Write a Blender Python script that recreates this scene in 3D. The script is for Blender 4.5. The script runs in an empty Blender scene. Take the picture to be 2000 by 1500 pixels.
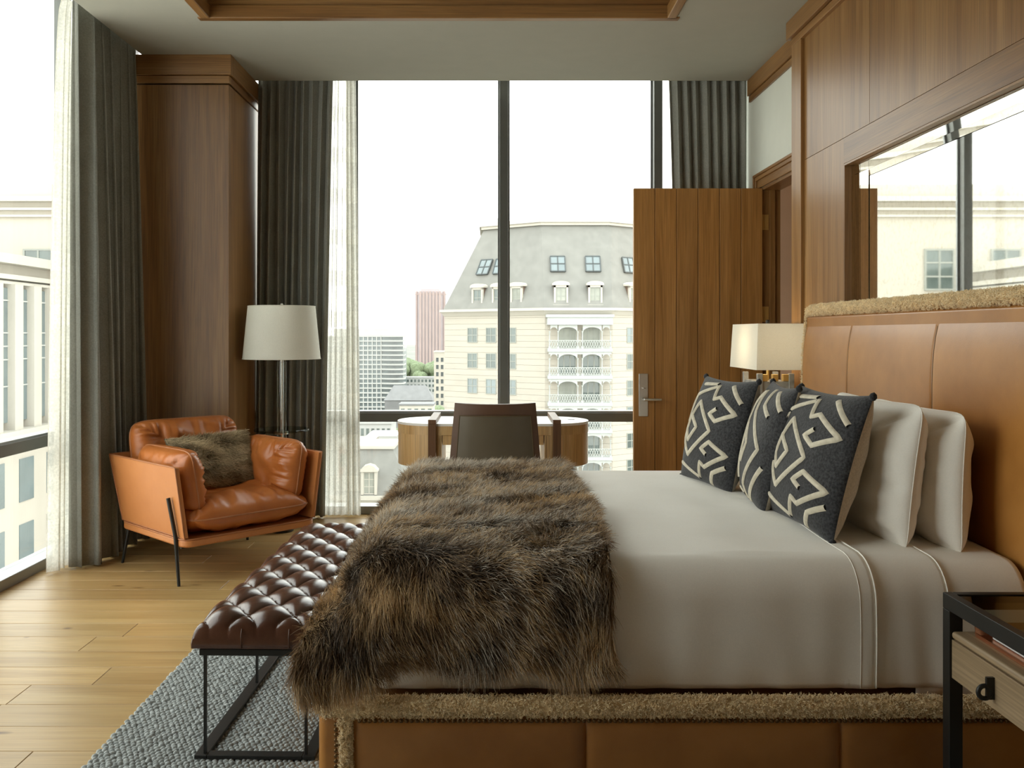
import bpy, bmesh, math, random
import numpy as np
from mathutils import Vector, Matrix

# ------------------------------------------------------------------ camera, sky, exposure
scn = bpy.context.scene
COL = scn.collection
random.seed(7)
RNG = np.random.default_rng(7)
F = 1789.0                      # focal length for a 2000 px wide frame
EYE = 1.35                      # camera height above the floor

cam = bpy.data.objects.new('camera', bpy.data.cameras.new('camera'))
COL.objects.link(cam)
cam.location = (0, 0, EYE)
cam.rotation_euler = (math.pi / 2, 0, 0)
cam.data.sensor_width = 36.0
cam.data.lens = F / 2000 * 36.0
cam.data.shift_x = 0.02
cam.data.shift_y = -0.049
cam.data.clip_start = 0.05
cam.data.clip_end = 6000
scn.camera = cam

world = bpy.data.worlds.new('sky')
scn.world = world
world.use_nodes = True
wn = world.node_tree
wbg = wn.nodes['Background']
wtc = wn.nodes.new('ShaderNodeTexCoord')
wsep = wn.nodes.new('ShaderNodeSeparateXYZ')
wramp = wn.nodes.new('ShaderNodeValToRGB')
wn.links.new(wtc.outputs['Generated'], wsep.inputs[0])
wn.links.new(wsep.outputs['Z'], wramp.inputs['Fac'])
wn.links.new(wramp.outputs['Color'], wbg.inputs['Color'])
wramp.color_ramp.elements[0].position = 0.0
wramp.color_ramp.elements[0].color = (1.0, 0.965, 0.89, 1)
wramp.color_ramp.elements[1].position = 0.75
wramp.color_ramp.elements[1].color = (0.95, 0.965, 0.96, 1)
wbg.inputs['Strength'].default_value = 1.0

vs = scn.view_settings
vs.view_transform = 'Standard'
vs.look = 'None'
vs.gamma = 1.0
vs.use_curve_mapping = False
vs.exposure = 2.22
scn.cycles.max_bounces = 10
scn.cycles.diffuse_bounces = 6
scn.cycles.transparent_max_bounces = 12

def portal(name, loc, rot, sx, sy):
    d = bpy.data.lights.new(name, 'AREA')
    d.shape = 'RECTANGLE'
    d.size, d.size_y = sx, sy
    d.cycles.is_portal = True
    o = bpy.data.objects.new(name, d)
    o.location, o.rotation_euler = loc, rot
    COL.objects.link(o)
portal('back_window_portal', (-0.2, 7.06, 1.72), (math.radians(-90), 0, 0), 4.6, 3.4)
portal('side_window_portal', (-2.78, 4.14, 1.72), (0, math.radians(-90), 0), 3.4, 5.6)

# ------------------------------------------------------------------ mesh helpers
class B:
    """collects verts and faces of one mesh"""
    def __init__(s):
        s.v = []; s.f = []
    def add(s, vs_, fs):
        o = len(s.v)
        s.v.extend([tuple(map(float, p)) for p in vs_])
        s.f.extend([tuple(i + o for i in f) for f in fs])
        return s
    def box(s, x0, x1, y0, y1, z0, z1):
        return s.add([(x0, y0, z0), (x1, y0, z0), (x1, y1, z0), (x0, y1, z0), (x0, y0, z1), (x1, y0, z1), (x1, y1, z1), (x0, y1, z1)],
                     [(0, 3, 2, 1), (4, 5, 6, 7), (0, 1, 5, 4), (1, 2, 6, 5), (2, 3, 7, 6), (3, 0, 4, 7)])
    def obox(s, c, ex, ey, ez):
        c, ex, ey, ez = map(np.array, (c, ex, ey, ez))
        v = [c + a * ex + b * ey + d * ez for d in (-1, 1) for a, b in ((-1, -1), (1, -1), (1, 1), (-1, 1))]
        return s.add(v, [(0, 3, 2, 1), (4, 5, 6, 7), (0, 1, 5, 4), (1, 2, 6, 5), (2, 3, 7, 6), (3, 0, 4, 7)])
    def grid(s, P, cu=False, cv=False):
        P = np.asarray(P); n, m = P.shape[:2]
        fs = []
        for i in range(n if cu else n - 1):
            for j in range(m if cv else m - 1):
                a, b = i * m + j, ((i + 1) % n) * m + j
                c, d = ((i + 1) % n) * m + (j + 1) % m, i * m + (j + 1) % m
                fs.append((a, b, c, d))
        return s.add(P.reshape(-1, 3), fs)
    def tube(s, pts, r, n=8, closed=False):
        pts = [Vector(p) for p in pts]
        k = len(pts)
        rs = r if isinstance(r, (list, tuple)) else [r] * k
        rings = []
        up = None
        for i, p in enumerate(pts):
            if closed:
                t = pts[(i + 1) % k] - pts[i - 1]
            else:
                t = pts[min(i + 1, k - 1)] - pts[max(i - 1, 0)]
            t.normalize()
            if up is None:
                up = Vector((0, 0, 1)) if abs(t.z) < 0.9 else Vector((1, 0, 0))
            sd = t.cross(up).normalized(); up = sd.cross(t).normalized()
            rings.append([p + rs[i] * (math.cos(2 * math.pi * q / n) * sd + math.sin(2 * math.pi * q / n) * up) for q in range(n)])
        o = len(s.v)
        s.grid(np.array([[tuple(q) for q in rg] for rg in rings]), cu=closed, cv=True)
        if not closed:
            s.f.append(tuple(o + q for q in range(n))); s.f.append(tuple(o + (k - 1) * n + q for q in reversed(range(n))))
        return s
    def lathe(s, prof, n=32, c=(0, 0, 0)):
        P = np.array([[(c[0] + r * math.cos(2 * math.pi * q / n), c[1] + r * math.sin(2 * math.pi * q / n), c[2] + z) for q in range(n)] for r, z in prof])
        return s.grid(P, cv=True)
    def frustum(s, pa, za, pb, zb):
        n = len(pa)
        v = [(x, y, za) for x, y in pa] + [(x, y, zb) for x, y in pb]
        f = [(i, (i + 1) % n, n + (i + 1) % n, n + i) for i in range(n)]
        return s.add(v, f + [tuple(reversed(range(n))), tuple(range(n, 2 * n))])
    def prism(s, p, z0, z1):
        return s.frustum(p, z0, p, z1)
    def xprism(s, poly, x0, x1):      # polygon in the (y, z) plane, pulled along x
        n = len(poly)
        v = [(x0, y, z) for y, z in poly] + [(x1, y, z) for y, z in poly]
        return s.add(v, [(i, (i + 1) % n, n + (i + 1) % n, n + i) for i in range(n)] + [tuple(reversed(range(n))), tuple(range(n, 2 * n))])
    def yprism(s, poly, y0, y1):      # polygon in the (x, z) plane, pulled along y
        n = len(poly)
        v = [(x, y0, z) for x, z in poly] + [(x, y1, z) for x, z in poly]
        return s.add(v, [(i, (i + 1) % n, n + (i + 1) % n, n + i) for i in range(n)] + [tuple(reversed(range(n))), tuple(range(n, 2 * n))])

def mesh(name, b, mat, smooth=None, fix=True):
    me = bpy.data.meshes.new(name)
    me.from_pydata(b.v, [], b.f)
    if fix:
        bm = bmesh.new(); bm.from_mesh(me)
        bmesh.ops.recalc_face_normals(bm, faces=bm.faces)
        bm.to_mesh(me); bm.free()
    if smooth is not None:
        me.polygons.foreach_set('use_smooth', [True] * len(me.polygons))
        if smooth < 180:
            me.set_sharp_from_angle(angle=math.radians(smooth))
    if mat is not None:
        me.materials.append(mat)
    return me

def link(name, me, parent=None, loc=None, rz=None):
    o = bpy.data.objects.new(name, me)
    COL.objects.link(o)
    if parent is not None:
        o.parent = parent
    if loc is not None:
        o.location = loc
    if rz is not None:
        o.rotation_euler = (0, 0, rz)
    return o

def obj(name, b, mat, parent=None, smooth=None, bevel=0.0, seg=2, loc=None, rz=None, subsurf=0, fix=True):
    o = link(name, mesh(name, b, mat, smooth, fix), parent, loc, rz)
    if bevel:
        m = o.modifiers.new('bevel', 'BEVEL'); m.width = bevel; m.segments = seg; m.limit_method = 'ANGLE'
        if smooth is None:
            o.data.polygons.foreach_set('use_smooth', [True] * len(o.data.polygons))
            m.harden_normals = True
    if subsurf:
        m = o.modifiers.new('subsurf', 'SUBSURF'); m.levels = m.render_levels = subsurf
    return o

def tag(o, label, cat, group=None, kind=None):
    o['label'] = label; o['category'] = cat
    if group: o['group'] = group
    if kind: o['kind'] = kind
    return o

def thing(name, label, cat, loc=(0, 0, 0), rz=0.0, group=None, kind=None):
    o = bpy.data.objects.new(name, None)
    COL.objects.link(o)
    o.location = loc; o.rotation_euler = (0, 0, rz)
    o.empty_display_size = 0.1
    return tag(o, label, cat, group, kind)

def copy_tree(o, parent=None):
    c = o.copy(); COL.objects.link(c); c.parent = parent
    for ch in list(o.children):
        copy_tree(ch, c)
    return c

# ------------------------------------------------------------------ materials
def new_mat(name):
    m = bpy.data.materials.new(name); m.use_nodes = True
    return m, m.node_tree, m.node_tree.nodes['Principled BSDF']

def N(nt, t, **kw):
    n = nt.nodes.new(t)
    for k, v in kw.items():
        setattr(n, k, v)
    return n

def coords(nt, scale=(1, 1, 1), rand=True, kind='Object'):
    tc = N(nt, 'ShaderNodeTexCoord'); mp = N(nt, 'ShaderNodeMapping')
    mp.inputs['Scale'].default_value = scale
    if rand:
        oi = N(nt, 'ShaderNodeObjectInfo'); ml = N(nt, 'ShaderNodeVectorMath', operation='SCALE')
        cb = N(nt, 'ShaderNodeCombineXYZ')
        for i in range(3): nt.links.new(oi.outputs['Random'], cb.inputs[i])
        nt.links.new(cb.outputs[0], ml.inputs[0]); ml.inputs['Scale'].default_value = 37.0
        ad = N(nt, 'ShaderNodeVectorMath', operation='ADD')
        nt.links.new(tc.outputs[kind], ad.inputs[0]); nt.links.new(ml.outputs[0], ad.inputs[1])
        nt.links.new(ad.outputs[0], mp.inputs['Vector'])
    else:
        nt.links.new(tc.outputs[kind], mp.inputs['Vector'])
    return mp.outputs['Vector']

def noise_tex(nt, vec, scale, detail=4.0, rough=0.55, dist=0.0):
    n = N(nt, 'ShaderNodeTexNoise')
    n.inputs['Scale'].default_value = scale; n.inputs['Detail'].default_value = detail
    n.inputs['Roughness'].default_value = rough; n.inputs['Distortion'].default_value = dist
    nt.links.new(vec, n.inputs['Vector'])
    return n.outputs['Fac']

def ramp(nt, fac, stops):
    r = N(nt, 'ShaderNodeValToRGB'); e = r.color_ramp.elements
    while len(e) < len(stops): e.new(0.5)
    for i, (p, c) in enumerate(stops):
        e[i].position = p; e[i].color = (*c, 1)
    nt.links.new(fac, r.inputs['Fac'])
    return r.outputs['Color']

def mixc(nt, a, b, fac, mode='MIX'):
    m = N(nt, 'ShaderNodeMix', data_type='RGBA', blend_type=mode)
    for sock, v in ((m.inputs['Factor'], fac), (m.inputs['A'], a), (m.inputs['B'], b)):
        if isinstance(v, (int, float)): sock.default_value = v
        elif isinstance(v, tuple): sock.default_value = (*v, 1)
        else: nt.links.new(v, sock)
    return m.outputs['Result']

def bump(nt, bsdf, height, strength, dist=0.01):
    b = N(nt, 'ShaderNodeBump'); b.inputs['Strength'].default_value = strength; b.inputs['Distance'].default_value = dist
    nt.links.new(height, b.inputs['Height']); nt.links.new(b.outputs[0], bsdf.inputs['Normal'])

def plain(name, col, rough=0.5, metal=0.0, var=0.0, vscale=8.0, bmp=0.0, bscale=60.0, spec=0.5, sheen=0.0, coat=0.0, stretch=(1, 1, 1)):
    m, nt, bs = new_mat(name)
    bs.inputs['Roughness'].default_value = rough; bs.inputs['Metallic'].default_value = metal
    bs.inputs['Specular IOR Level'].default_value = spec
    bs.inputs['Sheen Weight'].default_value = sheen
    bs.inputs['Coat Weight'].default_value = coat
    vec = coords(nt, stretch)
    f = noise_tex(nt, vec, vscale)
    lo = tuple(c * (1 - var) for c in col); hi = tuple(min(1, c * (1 + var)) for c in col)
    nt.links.new(ramp(nt, f, [(0.3, lo), (0.7, hi)]), bs.inputs['Base Color'])
    if bmp:
        bump(nt, bs, noise_tex(nt, vec, bscale, 5), bmp)
    return m

def wood(name, dark, mid, light, grain='z', rough=0.37, fine=0.35, tone=0.12, figure=1.0, bmp=0.05, spec=0.5, knots=False):
    m, nt, bs = new_mat(name)
    ax = 'xyz'.index(grain)
    sc = [7.0 * figure] * 3; sc[ax] = 0.45 * figure
    v1 = coords(nt, tuple(sc))
    f1 = noise_tex(nt, v1, 1.0, 5, 0.55, 1.1)
    c = ramp(nt, f1, [(0.30, dark), (0.5, mid), (0.70, light)])
    sc2 = [170.0] * 3; sc2[ax] = 3.0
    v2 = coords(nt, tuple(sc2))
    f2 = noise_tex(nt, v2, 1.0, 3, 0.6)
    st = ramp(nt, f2, [(0.3, (1 - fine,) * 3), (0.62, (1.0,) * 3)])
    c = mixc(nt, c, st, 1.0, 'MULTIPLY')
    if knots:
        sk = [14.0] * 3; sk[ax] = 4.5
        vo = N(nt, 'ShaderNodeTexVoronoi'); nt.links.new(coords(nt, tuple(sk)), vo.inputs['Vector'])
        vo.inputs['Scale'].default_value = 0.42
        k = ramp(nt, vo.outputs['Distance'], [(0.03, (0.35, 0.28, 0.2)), (0.10, (1, 1, 1))])
        c = mixc(nt, c, k, 1.0, 'MULTIPLY')
    oi = N(nt, 'ShaderNodeObjectInfo')
    tn = ramp(nt, oi.outputs['Random'], [(0.0, (1 - tone,) * 3), (1.0, (1 + tone * 0.6,) * 3)])
    c = mixc(nt, c, tn, 1.0, 'MULTIPLY')
    nt.links.new(c, bs.inputs['Base Color'])
    bs.inputs['Roughness'].default_value = rough
    bs.inputs['Specular IOR Level'].default_value = spec
    bump(nt, bs, f2, bmp, 0.004)
    return m

def leather(name, a, b, rough=0.38, scale=6.0, crease=0.15, spec=0.5, coat=0.0):
    m, nt, bs = new_mat(name)
    vec = coords(nt)
    f = noise_tex(nt, vec, scale, 6, 0.6)
    nt.links.new(ramp(nt, f, [(0.3, a), (0.7, b)]), bs.inputs['Base Color'])
    bs.inputs['Roughness'].default_value = rough
    bs.inputs['Specular IOR Level'].default_value = spec
    bs.inputs['Coat Weight'].default_value = coat; bs.inputs['Coat Roughness'].default_value = 0.25
    vo = N(nt, 'ShaderNodeTexVoronoi', feature='DISTANCE_TO_EDGE'); vo.inputs['Scale'].default_value = 260
    nt.links.new(vec, vo.inputs['Vector'])
    mx = N(nt, 'ShaderNodeMath', operation='ADD')
    nt.links.new(vo.outputs['Distance'], mx.inputs[0]); nt.links.new(noise_tex(nt, vec, 28, 4), mx.inputs[1])
    bump(nt, bs, mx.outputs[0], crease, 0.006)
    return m

def cloth(name, a, b, weave=900.0, strength=0.25, rough=0.85, sheen=0.15, transl=0.0, see=0.0, lo=0.82):
    m, nt, bs = new_mat(name)
    vec = coords(nt, rand=False)
    f = noise_tex(nt, vec, 5, 5)
    f2 = noise_tex(nt, vec, weave / 6, 2)
    c = mixc(nt, ramp(nt, f, [(0.3, a), (0.7, b)]), ramp(nt, f2, [(0.35, (lo,) * 3), (0.65, (1.0,) * 3)]), 1.0, 'MULTIPLY')
    nt.links.new(c, bs.inputs['Base Color'])
    bs.inputs['Roughness'].default_value = rough; bs.inputs['Sheen Weight'].default_value = sheen
    bs.inputs['Specular IOR Level'].default_value = 0.2
    bump(nt, bs, f2, strength, 0.002)
    out = nt.nodes['Material Output']; sh = bs.outputs[0]
    if transl:
        t = N(nt, 'ShaderNodeBsdfTranslucent'); nt.links.new(c, t.inputs['Color'])
        mx = N(nt, 'ShaderNodeMixShader'); mx.inputs[0].default_value = transl
        nt.links.new(sh, mx.inputs[1]); nt.links.new(t.outputs[0], mx.inputs[2]); sh = mx.outputs[0]
    if see:
        t = N(nt, 'ShaderNodeBsdfTransparent')
        # woven check of a sheer: denser bands let less through
        sp = N(nt, 'ShaderNodeSeparateXYZ'); nt.links.new(vec, sp.inputs[0])
        w = N(nt, 'ShaderNodeMath', operation='FRACT'); q = N(nt, 'ShaderNodeMath', operation='MULTIPLY'); q.inputs[1].default_value = 3.3
        nt.links.new(sp.outputs['Z'], q.inputs[0]); nt.links.new(q.outputs[0], w.inputs[0])
        rp = ramp(nt, w.outputs[0], [(0.0, (see,) * 3), (0.62, (see,) * 3), (0.64, (see * 0.6,) * 3), (0.98, (see * 0.6,) * 3)])
        mx = N(nt, 'ShaderNodeMixShader'); nt.links.new(rp, mx.inputs[0])
        nt.links.new(sh, mx.inputs[1]); nt.links.new(t.outputs[0], mx.inputs[2]); sh = mx.outputs[0]
    nt.links.new(sh, out.inputs['Surface'])
    return m

def pane_glass(name, tint=(0.95, 0.98, 0.97), refl=1.0):
    m, nt, bs = new_mat(name)
    nt.nodes.remove(bs)
    t = N(nt, 'ShaderNodeBsdfTransparent'); t.inputs['Color'].default_value = (*tint, 1)
    g = N(nt, 'ShaderNodeBsdfGlossy'); g.inputs['Roughness'].default_value = 0.02
    lw = N(nt, 'ShaderNodeLayerWeight'); lw.inputs['Blend'].default_value = 0.5
    pw_ = N(nt, 'ShaderNodeMath', operation='POWER'); pw_.inputs[1].default_value = 5.0
    ml = N(nt, 'ShaderNodeMath', operation='MULTIPLY_ADD'); ml.inputs[1].default_value = 0.6 * refl; ml.inputs[2].default_value = 0.03 * refl
    nt.links.new(lw.outputs['Facing'], pw_.inputs[0]); nt.links.new(pw_.outputs[0], ml.inputs[0])
    mx = N(nt, 'ShaderNodeMixShader')
    nt.links.new(ml.outputs[0], mx.inputs[0]); nt.links.new(t.outputs[0], mx.inputs[1]); nt.links.new(g.outputs[0], mx.inputs[2])
    nt.links.new(mx.outputs[0], nt.nodes['Material Output'].inputs['Surface'])
    return m

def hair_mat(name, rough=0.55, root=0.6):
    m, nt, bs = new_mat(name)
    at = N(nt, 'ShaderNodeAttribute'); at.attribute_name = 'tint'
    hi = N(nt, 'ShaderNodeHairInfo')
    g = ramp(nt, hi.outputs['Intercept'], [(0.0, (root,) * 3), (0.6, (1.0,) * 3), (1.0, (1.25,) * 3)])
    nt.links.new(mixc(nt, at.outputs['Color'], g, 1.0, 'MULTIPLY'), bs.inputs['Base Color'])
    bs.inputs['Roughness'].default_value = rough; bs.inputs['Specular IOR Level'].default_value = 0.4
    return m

M = {}
OAK_D, OAK_M, OAK_L = (0.20, 0.090, 0.026), (0.29, 0.143, 0.045), (0.36, 0.195, 0.070)
M['oak_z'] = wood('stained_oak_upright', OAK_D, OAK_M, OAK_L, 'z')
M['oak_x'] = wood('stained_oak_crosswise', OAK_D, OAK_M, OAK_L, 'x')
M['oak_y'] = wood('stained_oak_lengthwise', OAK_D, OAK_M, OAK_L, 'y')
M['door'] = wood('door_oak', (0.32, 0.145, 0.034), (0.41, 0.195, 0.052), (0.48, 0.240, 0.072), 'z', rough=0.45, figure=1.6)
M['floor'] = wood('floor_oak', (0.40, 0.245, 0.088), (0.49, 0.315, 0.125), (0.55, 0.375, 0.165), 'x', rough=0.36, fine=0.22, tone=0.14, bmp=0.03, knots=True)
M['gap'] = plain('joint_dark', (0.10, 0.065, 0.03), 0.8)
M['desk'] = wood('desk_oak', (0.54, 0.33, 0.13), (0.64, 0.41, 0.18), (0.70, 0.47, 0.23), 'z', rough=0.4, figure=1.8, tone=0.03)
M['walnut'] = wood('dark_walnut', (0.10, 0.045, 0.018), (0.16, 0.075, 0.032), (0.22, 0.11, 0.05), 'z', rough=0.45)
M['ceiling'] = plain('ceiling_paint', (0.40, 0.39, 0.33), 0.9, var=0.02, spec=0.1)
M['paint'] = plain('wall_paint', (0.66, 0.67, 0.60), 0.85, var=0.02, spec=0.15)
M['tan'] = plain('hall_paint', (0.55, 0.38, 0.26), 0.85, var=0.03)
M['frame'] = plain('window_metal', (0.13, 0.135, 0.125), 0.35, metal=0.25, var=0.05)
M['sill'] = plain('sill_metal', (0.24, 0.25, 0.255), 0.3, metal=0.6, var=0.04)
M['glass'] = pane_glass('window_glass')
M['steel'] = plain('black_steel', (0.018, 0.017, 0.015), 0.45, metal=0.3, var=0.1)
M['chrome'] = plain('satin_chrome', (0.72, 0.72, 0.70), 0.28, metal=1.0, var=0.03)
M['brass'] = plain('brass', (0.72, 0.48, 0.16), 0.4, metal=0.7, var=0.06)
M['curtain'] = cloth('grey_drape', (0.27, 0.272, 0.245), (0.32, 0.322, 0.29), 700, 0.3)
M['sheer'] = cloth('cream_sheer', (0.88, 0.86, 0.78), (0.93, 0.91, 0.84), 500, 0.05, transl=0.72, see=0.27)
M['linen'] = cloth('white_sheet', (0.90, 0.865, 0.80), (0.93, 0.90, 0.84), 1500, 0.05, sheen=0.05, lo=0.96)
M['linen2'] = cloth('white_blanket', (0.90, 0.865, 0.80), (0.93, 0.90, 0.84), 1500, 0.05, sheen=0.05, lo=0.96)
M['shade'] = cloth('lamp_linen', (0.95, 0.94, 0.87), (0.97, 0.96, 0.90), 1200, 0.03, transl=0.5, lo=0.95)
M['bedleather'] = leather('saddle_leather', (0.29, 0.112, 0.021), (0.47, 0.212, 0.052), rough=0.31, scale=2.2, crease=0.05)
M['chairleather'] = leather('cognac_leather', (0.40, 0.115, 0.024), (0.50, 0.165, 0.042), rough=0.30, scale=5.0, crease=0.12)
M['chairshell'] = leather('cognac_shell_leather', (0.50, 0.185, 0.055), (0.56, 0.22, 0.07), rough=0.42, scale=5.0, crease=0.08)
M['piping'] = leather('leather_piping', (0.34, 0.12, 0.04), (0.46, 0.19, 0.08), rough=0.5)
M['tuft'] = leather('chestnut_leather', (0.060, 0.022, 0.012), (0.105, 0.044, 0.024), rough=0.22, scale=9.0, crease=0.08, coat=0.25)
M['olive'] = leather('olive_leather', (0.085, 0.067, 0.042), (0.105, 0.084, 0.054), rough=0.42, scale=4.0, crease=0.06)
M['olive2'] = leather('dark_brown_leather', (0.085, 0.040, 0.022), (0.11, 0.055, 0.03), rough=0.4)
M['furbase'] = plain('fur_backing', (0.05, 0.033, 0.02), 0.95, var=0.3, vscale=9)
M['shearbase'] = plain('shearling_hide', (0.74, 0.58, 0.35), 0.95, var=0.08, vscale=60, bmp=0.4, bscale=120)
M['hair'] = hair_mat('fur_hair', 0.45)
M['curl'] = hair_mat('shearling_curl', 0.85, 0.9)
M['rug'] = plain('grey_wool', (0.36, 0.375, 0.365), 0.95, var=0.28, vscale=55, spec=0.1)
M['denim'] = cloth('slate_weave', (0.034, 0.034, 0.038), (0.066, 0.066, 0.070), 700, 0.9, sheen=0.2, lo=0.35)
M['cream'] = cloth('cream_wool', (0.60, 0.54, 0.42), (0.70, 0.64, 0.51), 260, 0.9, sheen=0.2)
M['beige'] = cloth('beige_canvas', (0.60, 0.52, 0.40), (0.65, 0.57, 0.45), 900, 0.15)
M['nightwood'] = wood('fumed_oak', (0.25, 0.17, 0.09), (0.33, 0.23, 0.13), (0.39, 0.28, 0.17), 'y', rough=0.5, tone=0.03)
M['copper'] = plain('copper', (0.62, 0.27, 0.14), 0.3, metal=0.9, var=0.05)
M['paper'] = plain('paper', (0.78, 0.80, 0.79), 0.7, var=0.02)
M['stone'] = plain('grey_marble', (0.30, 0.30, 0.28), 0.25, var=0.35, vscale=14)
M['clear'] = pane_glass('clear_acrylic', (0.90, 0.93, 0.92), 1.5)
M['smoke'] = pane_glass('smoked_glass', (0.62, 0.66, 0.62), 1.2)

def W(px, py, d):
    return ((px - 960) * d / F, d, EYE - (py - 652) * d / F)

# ================================================================== ROOM
H = 3.19
YG, XG = 6.95, -2.66            # glass planes
YR = -2.4                       # rear wall
XW = 1.887                      # painted wall on the bed side
S = 'structure'

# ---- floor: sub-floor with separate oak boards
floor = obj('floor', B().box(-2.75, 3.3, YR - 0.1, 7.05, -0.15, -0.022), M['gap'])
tag(floor, 'pale oak board floor running across the room', 'floor', kind=S)
PW = 0.187
plank_len = [1.35, 1.75, 2.1]
plank_mesh = {}
for L in plank_len:
    b = B(); e = 0.0012; c = 0.002
    x1, y1 = L - e, PW - e
    v = [(e, e, -0.022), (x1, e, -0.022), (x1, y1, -0.022), (e, y1, -0.022),
         (e, e, -c), (x1, e, -c), (x1, y1, -c), (e, y1, -c),
         (e + c, e + c, 0), (x1 - c, e + c, 0), (x1 - c, y1 - c, 0), (e + c, y1 - c, 0)]
    f = [(0, 3, 2, 1), (8, 9, 10, 11)]
    for k in (0, 4):
        f += [(k + i, k + (i + 1) % 4, k + 4 + (i + 1) % 4, k + 4 + i) for i in range(4)]
    plank_mesh[L] = mesh('plank', b.add(v, f), M['floor'])
fixed_joint = {0: -1.483, 3: -1.77, 6: -1.76}
row0 = 2.963 - PW
r = random.Random(3)
for k in range(-26, 22):
    y = row0 + k * PW
    if y > 6.93: continue
    L = r.choice(plank_len)
    x = fixed_joint.get(k, -2.7 + r.uniform(0.1, 1.3))
    while x > -2.62: x -= r.choice(plank_len[:2])
    first = True
    xs = []
    while x < 1.9:
        L = r.choice(plank_len)
        xs.append((x, L)); x += L
    if k in fixed_joint:                     # start a board exactly at the joint
        xs = [(fixed_joint[k] - 2.1, 2.1)]; x = fixed_joint[k]
        while x < 1.9:
            L = r.choice(plank_len); xs.append((x, L)); x += L
    for x, L in xs:
        if y < 1.2 and (x + L < -2.4): continue
        xa, xb = max(x, -2.6), min(x + L, 1.885)
        if xb - xa < 0.03: continue
        o = link('plank', plank_mesh[L], floor, (xa, y, 0)); o.scale = ((xb - xa) / L, 1, 1)

# ---- ceiling with wooden tray
TX0, TX1, TY0, TY1 = -1.678, 1.063, 0.9, 5.357
b = B()
b.box(-2.305, TX0, YR, 6.66, H, H + 0.12).box(TX1, XW + 0.12, YR, 6.66, H, H + 0.12)
b.box(TX0, TX1, YR, TY0, H, H + 0.12).box(TX0, TX1, TY1, 6.66, H, H + 0.12)
b.box(TX0 - 0.3, TX1 + 0.3, TY0 - 0.3, TY1 + 0.3, H + 0.36, H + 0.42)      # top of the tray
b.box(-2.8, XW + 0.12, YR, 7.1, H + 0.42, H + 0.55)                         # slab above
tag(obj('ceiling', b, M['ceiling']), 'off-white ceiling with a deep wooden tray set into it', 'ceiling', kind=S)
trim = thing('trim_1', 'oak boards lining the recessed ceiling tray', 'trim', (0, 0, 0), kind=S)
t = 0.025
for (x0, x1, y0, y1, m, side) in ((TX0, TX1, TY1 - t, TY1, 'oak_x', 'far'), (TX0, TX1, TY0, TY0 + t, 'oak_x', 'near'),
                                  (TX0, TX0 + t, TY0 + t, TY1 - t, 'oak_y', 'l'), (TX1 - t, TX1, TY0 + t, TY1 - t, 'oak_y', 'r')):
    obj('board', B().box(x0, x1, y0, y1, H + 0.07, H + 0.36), M[m], trim)
    lip = 0.018
    if side == 'far': obj('moulding', B().box(x0 - 0.03, x1 + 0.03, y0 - lip, y1 + 0.012, H - 0.008, H + 0.07), M[m], trim, bevel=0.006)
    elif side == 'near': obj('moulding', B().box(x0 - 0.03, x1 + 0.03, y0 - 0.012, y1 + lip, H - 0.008, H + 0.07), M[m], trim, bevel=0.006)
    elif side == 'l': obj('moulding', B().box(x0 - 0.012, x1 + lip, y0, y1, H - 0.008, H + 0.07), M[m], trim, bevel=0.006)
    else: obj('moulding', B().box(x0 - lip, x1 + 0.012, y0, y1, H - 0.008, H + 0.07), M[m], trim, bevel=0.006)

# ---- windows
ZT0, ZT1 = 0.69, 0.758
def window_back():
    w = thing('window_1', 'tall dark-framed glazed wall looking out over the city behind the desk', 'window', (0, YG, 0), kind=S)
    mull = [-2.2, -1.055, 0.093, 1.25, 2.0]
    for x in mull:
        obj('mullion', B().box(x - 0.032, x + 0.032, -0.09, 0.03, 0, 3.6), M['frame'], w, bevel=0.004)
        obj('glazing_bead', B().box(x - 0.045, x + 0.045, -0.012, 0.012, 0, 3.6), M['sill'], w)
    obj('sill', B().box(-2.7, 2.1, -0.10, 0.04, 0, 0.06), M['sill'], w, bevel=0.004)
    obj('transom', B().box(-2.7, 2.1, -0.085, 0.03, ZT0, ZT1), M['frame'], w, bevel=0.004)
    obj('transom_cap', B().box(-2.7, 2.1, -0.07, 0.028, ZT1 - 0.002, ZT1 + 0.012), M['sill'], w)
    obj('head_rail', B().box(-2.7, 2.1, -0.06, 0.03, 3.52, 3.6), M['frame'], w)
    xs = [-2.7] + mull + [2.1]
    for a, c in zip(xs[1:-1], xs[2:]):
        if c - a < 0.2: continue
        obj('pane', B().box(a + 0.03, c - 0.03, -0.004, 0.004, 0.06, ZT0), M['glass'], w)
        obj('pane', B().box(a + 0.03, c - 0.03, -0.004, 0.004, ZT1, 3.52), M['glass'], w)
window_back()
def window_left():
    w = thing('window_2', 'dark-framed floor to ceiling glazing beside the grey drape and leather armchair', 'window', (XG, 0, 0), kind=S)
    mull = [6.75, 5.66, 4.80, 3.66, 2.52, 1.38]
    for y in mull:
        obj('mullion', B().box(-0.03, 0.05, y - 0.032, y + 0.032, 0, 3.6), M['frame'], w, bevel=0.004)
    obj('sill', B().box(-0.04, 0.10, 1.35, 6.9, 0, 0.06), M['sill'], w, bevel=0.004)
    obj('transom', B().box(-0.03, 0.06, 1.35, 6.9, ZT0, ZT1), M['frame'], w, bevel=0.004)
    obj('transom_cap', B().box(-0.028, 0.05, 1.35, 6.9, ZT1 - 0.002, ZT1 + 0.012), M['sill'], w)
    obj('head_rail', B().box(-0.03, 0.06, 1.35, 6.9, 3.52, 3.6), M['frame'], w)
    for a, c in zip(mull[1:], mull[:-1]):
        obj('pane', B().box(-0.004, 0.004, a + 0.03, c - 0.03, 0.06, ZT0), M['glass'], w)
        obj('pane', B().box(-0.004, 0.004, a + 0.03, c - 0.03, ZT1, 3.52), M['glass'], w)
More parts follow.
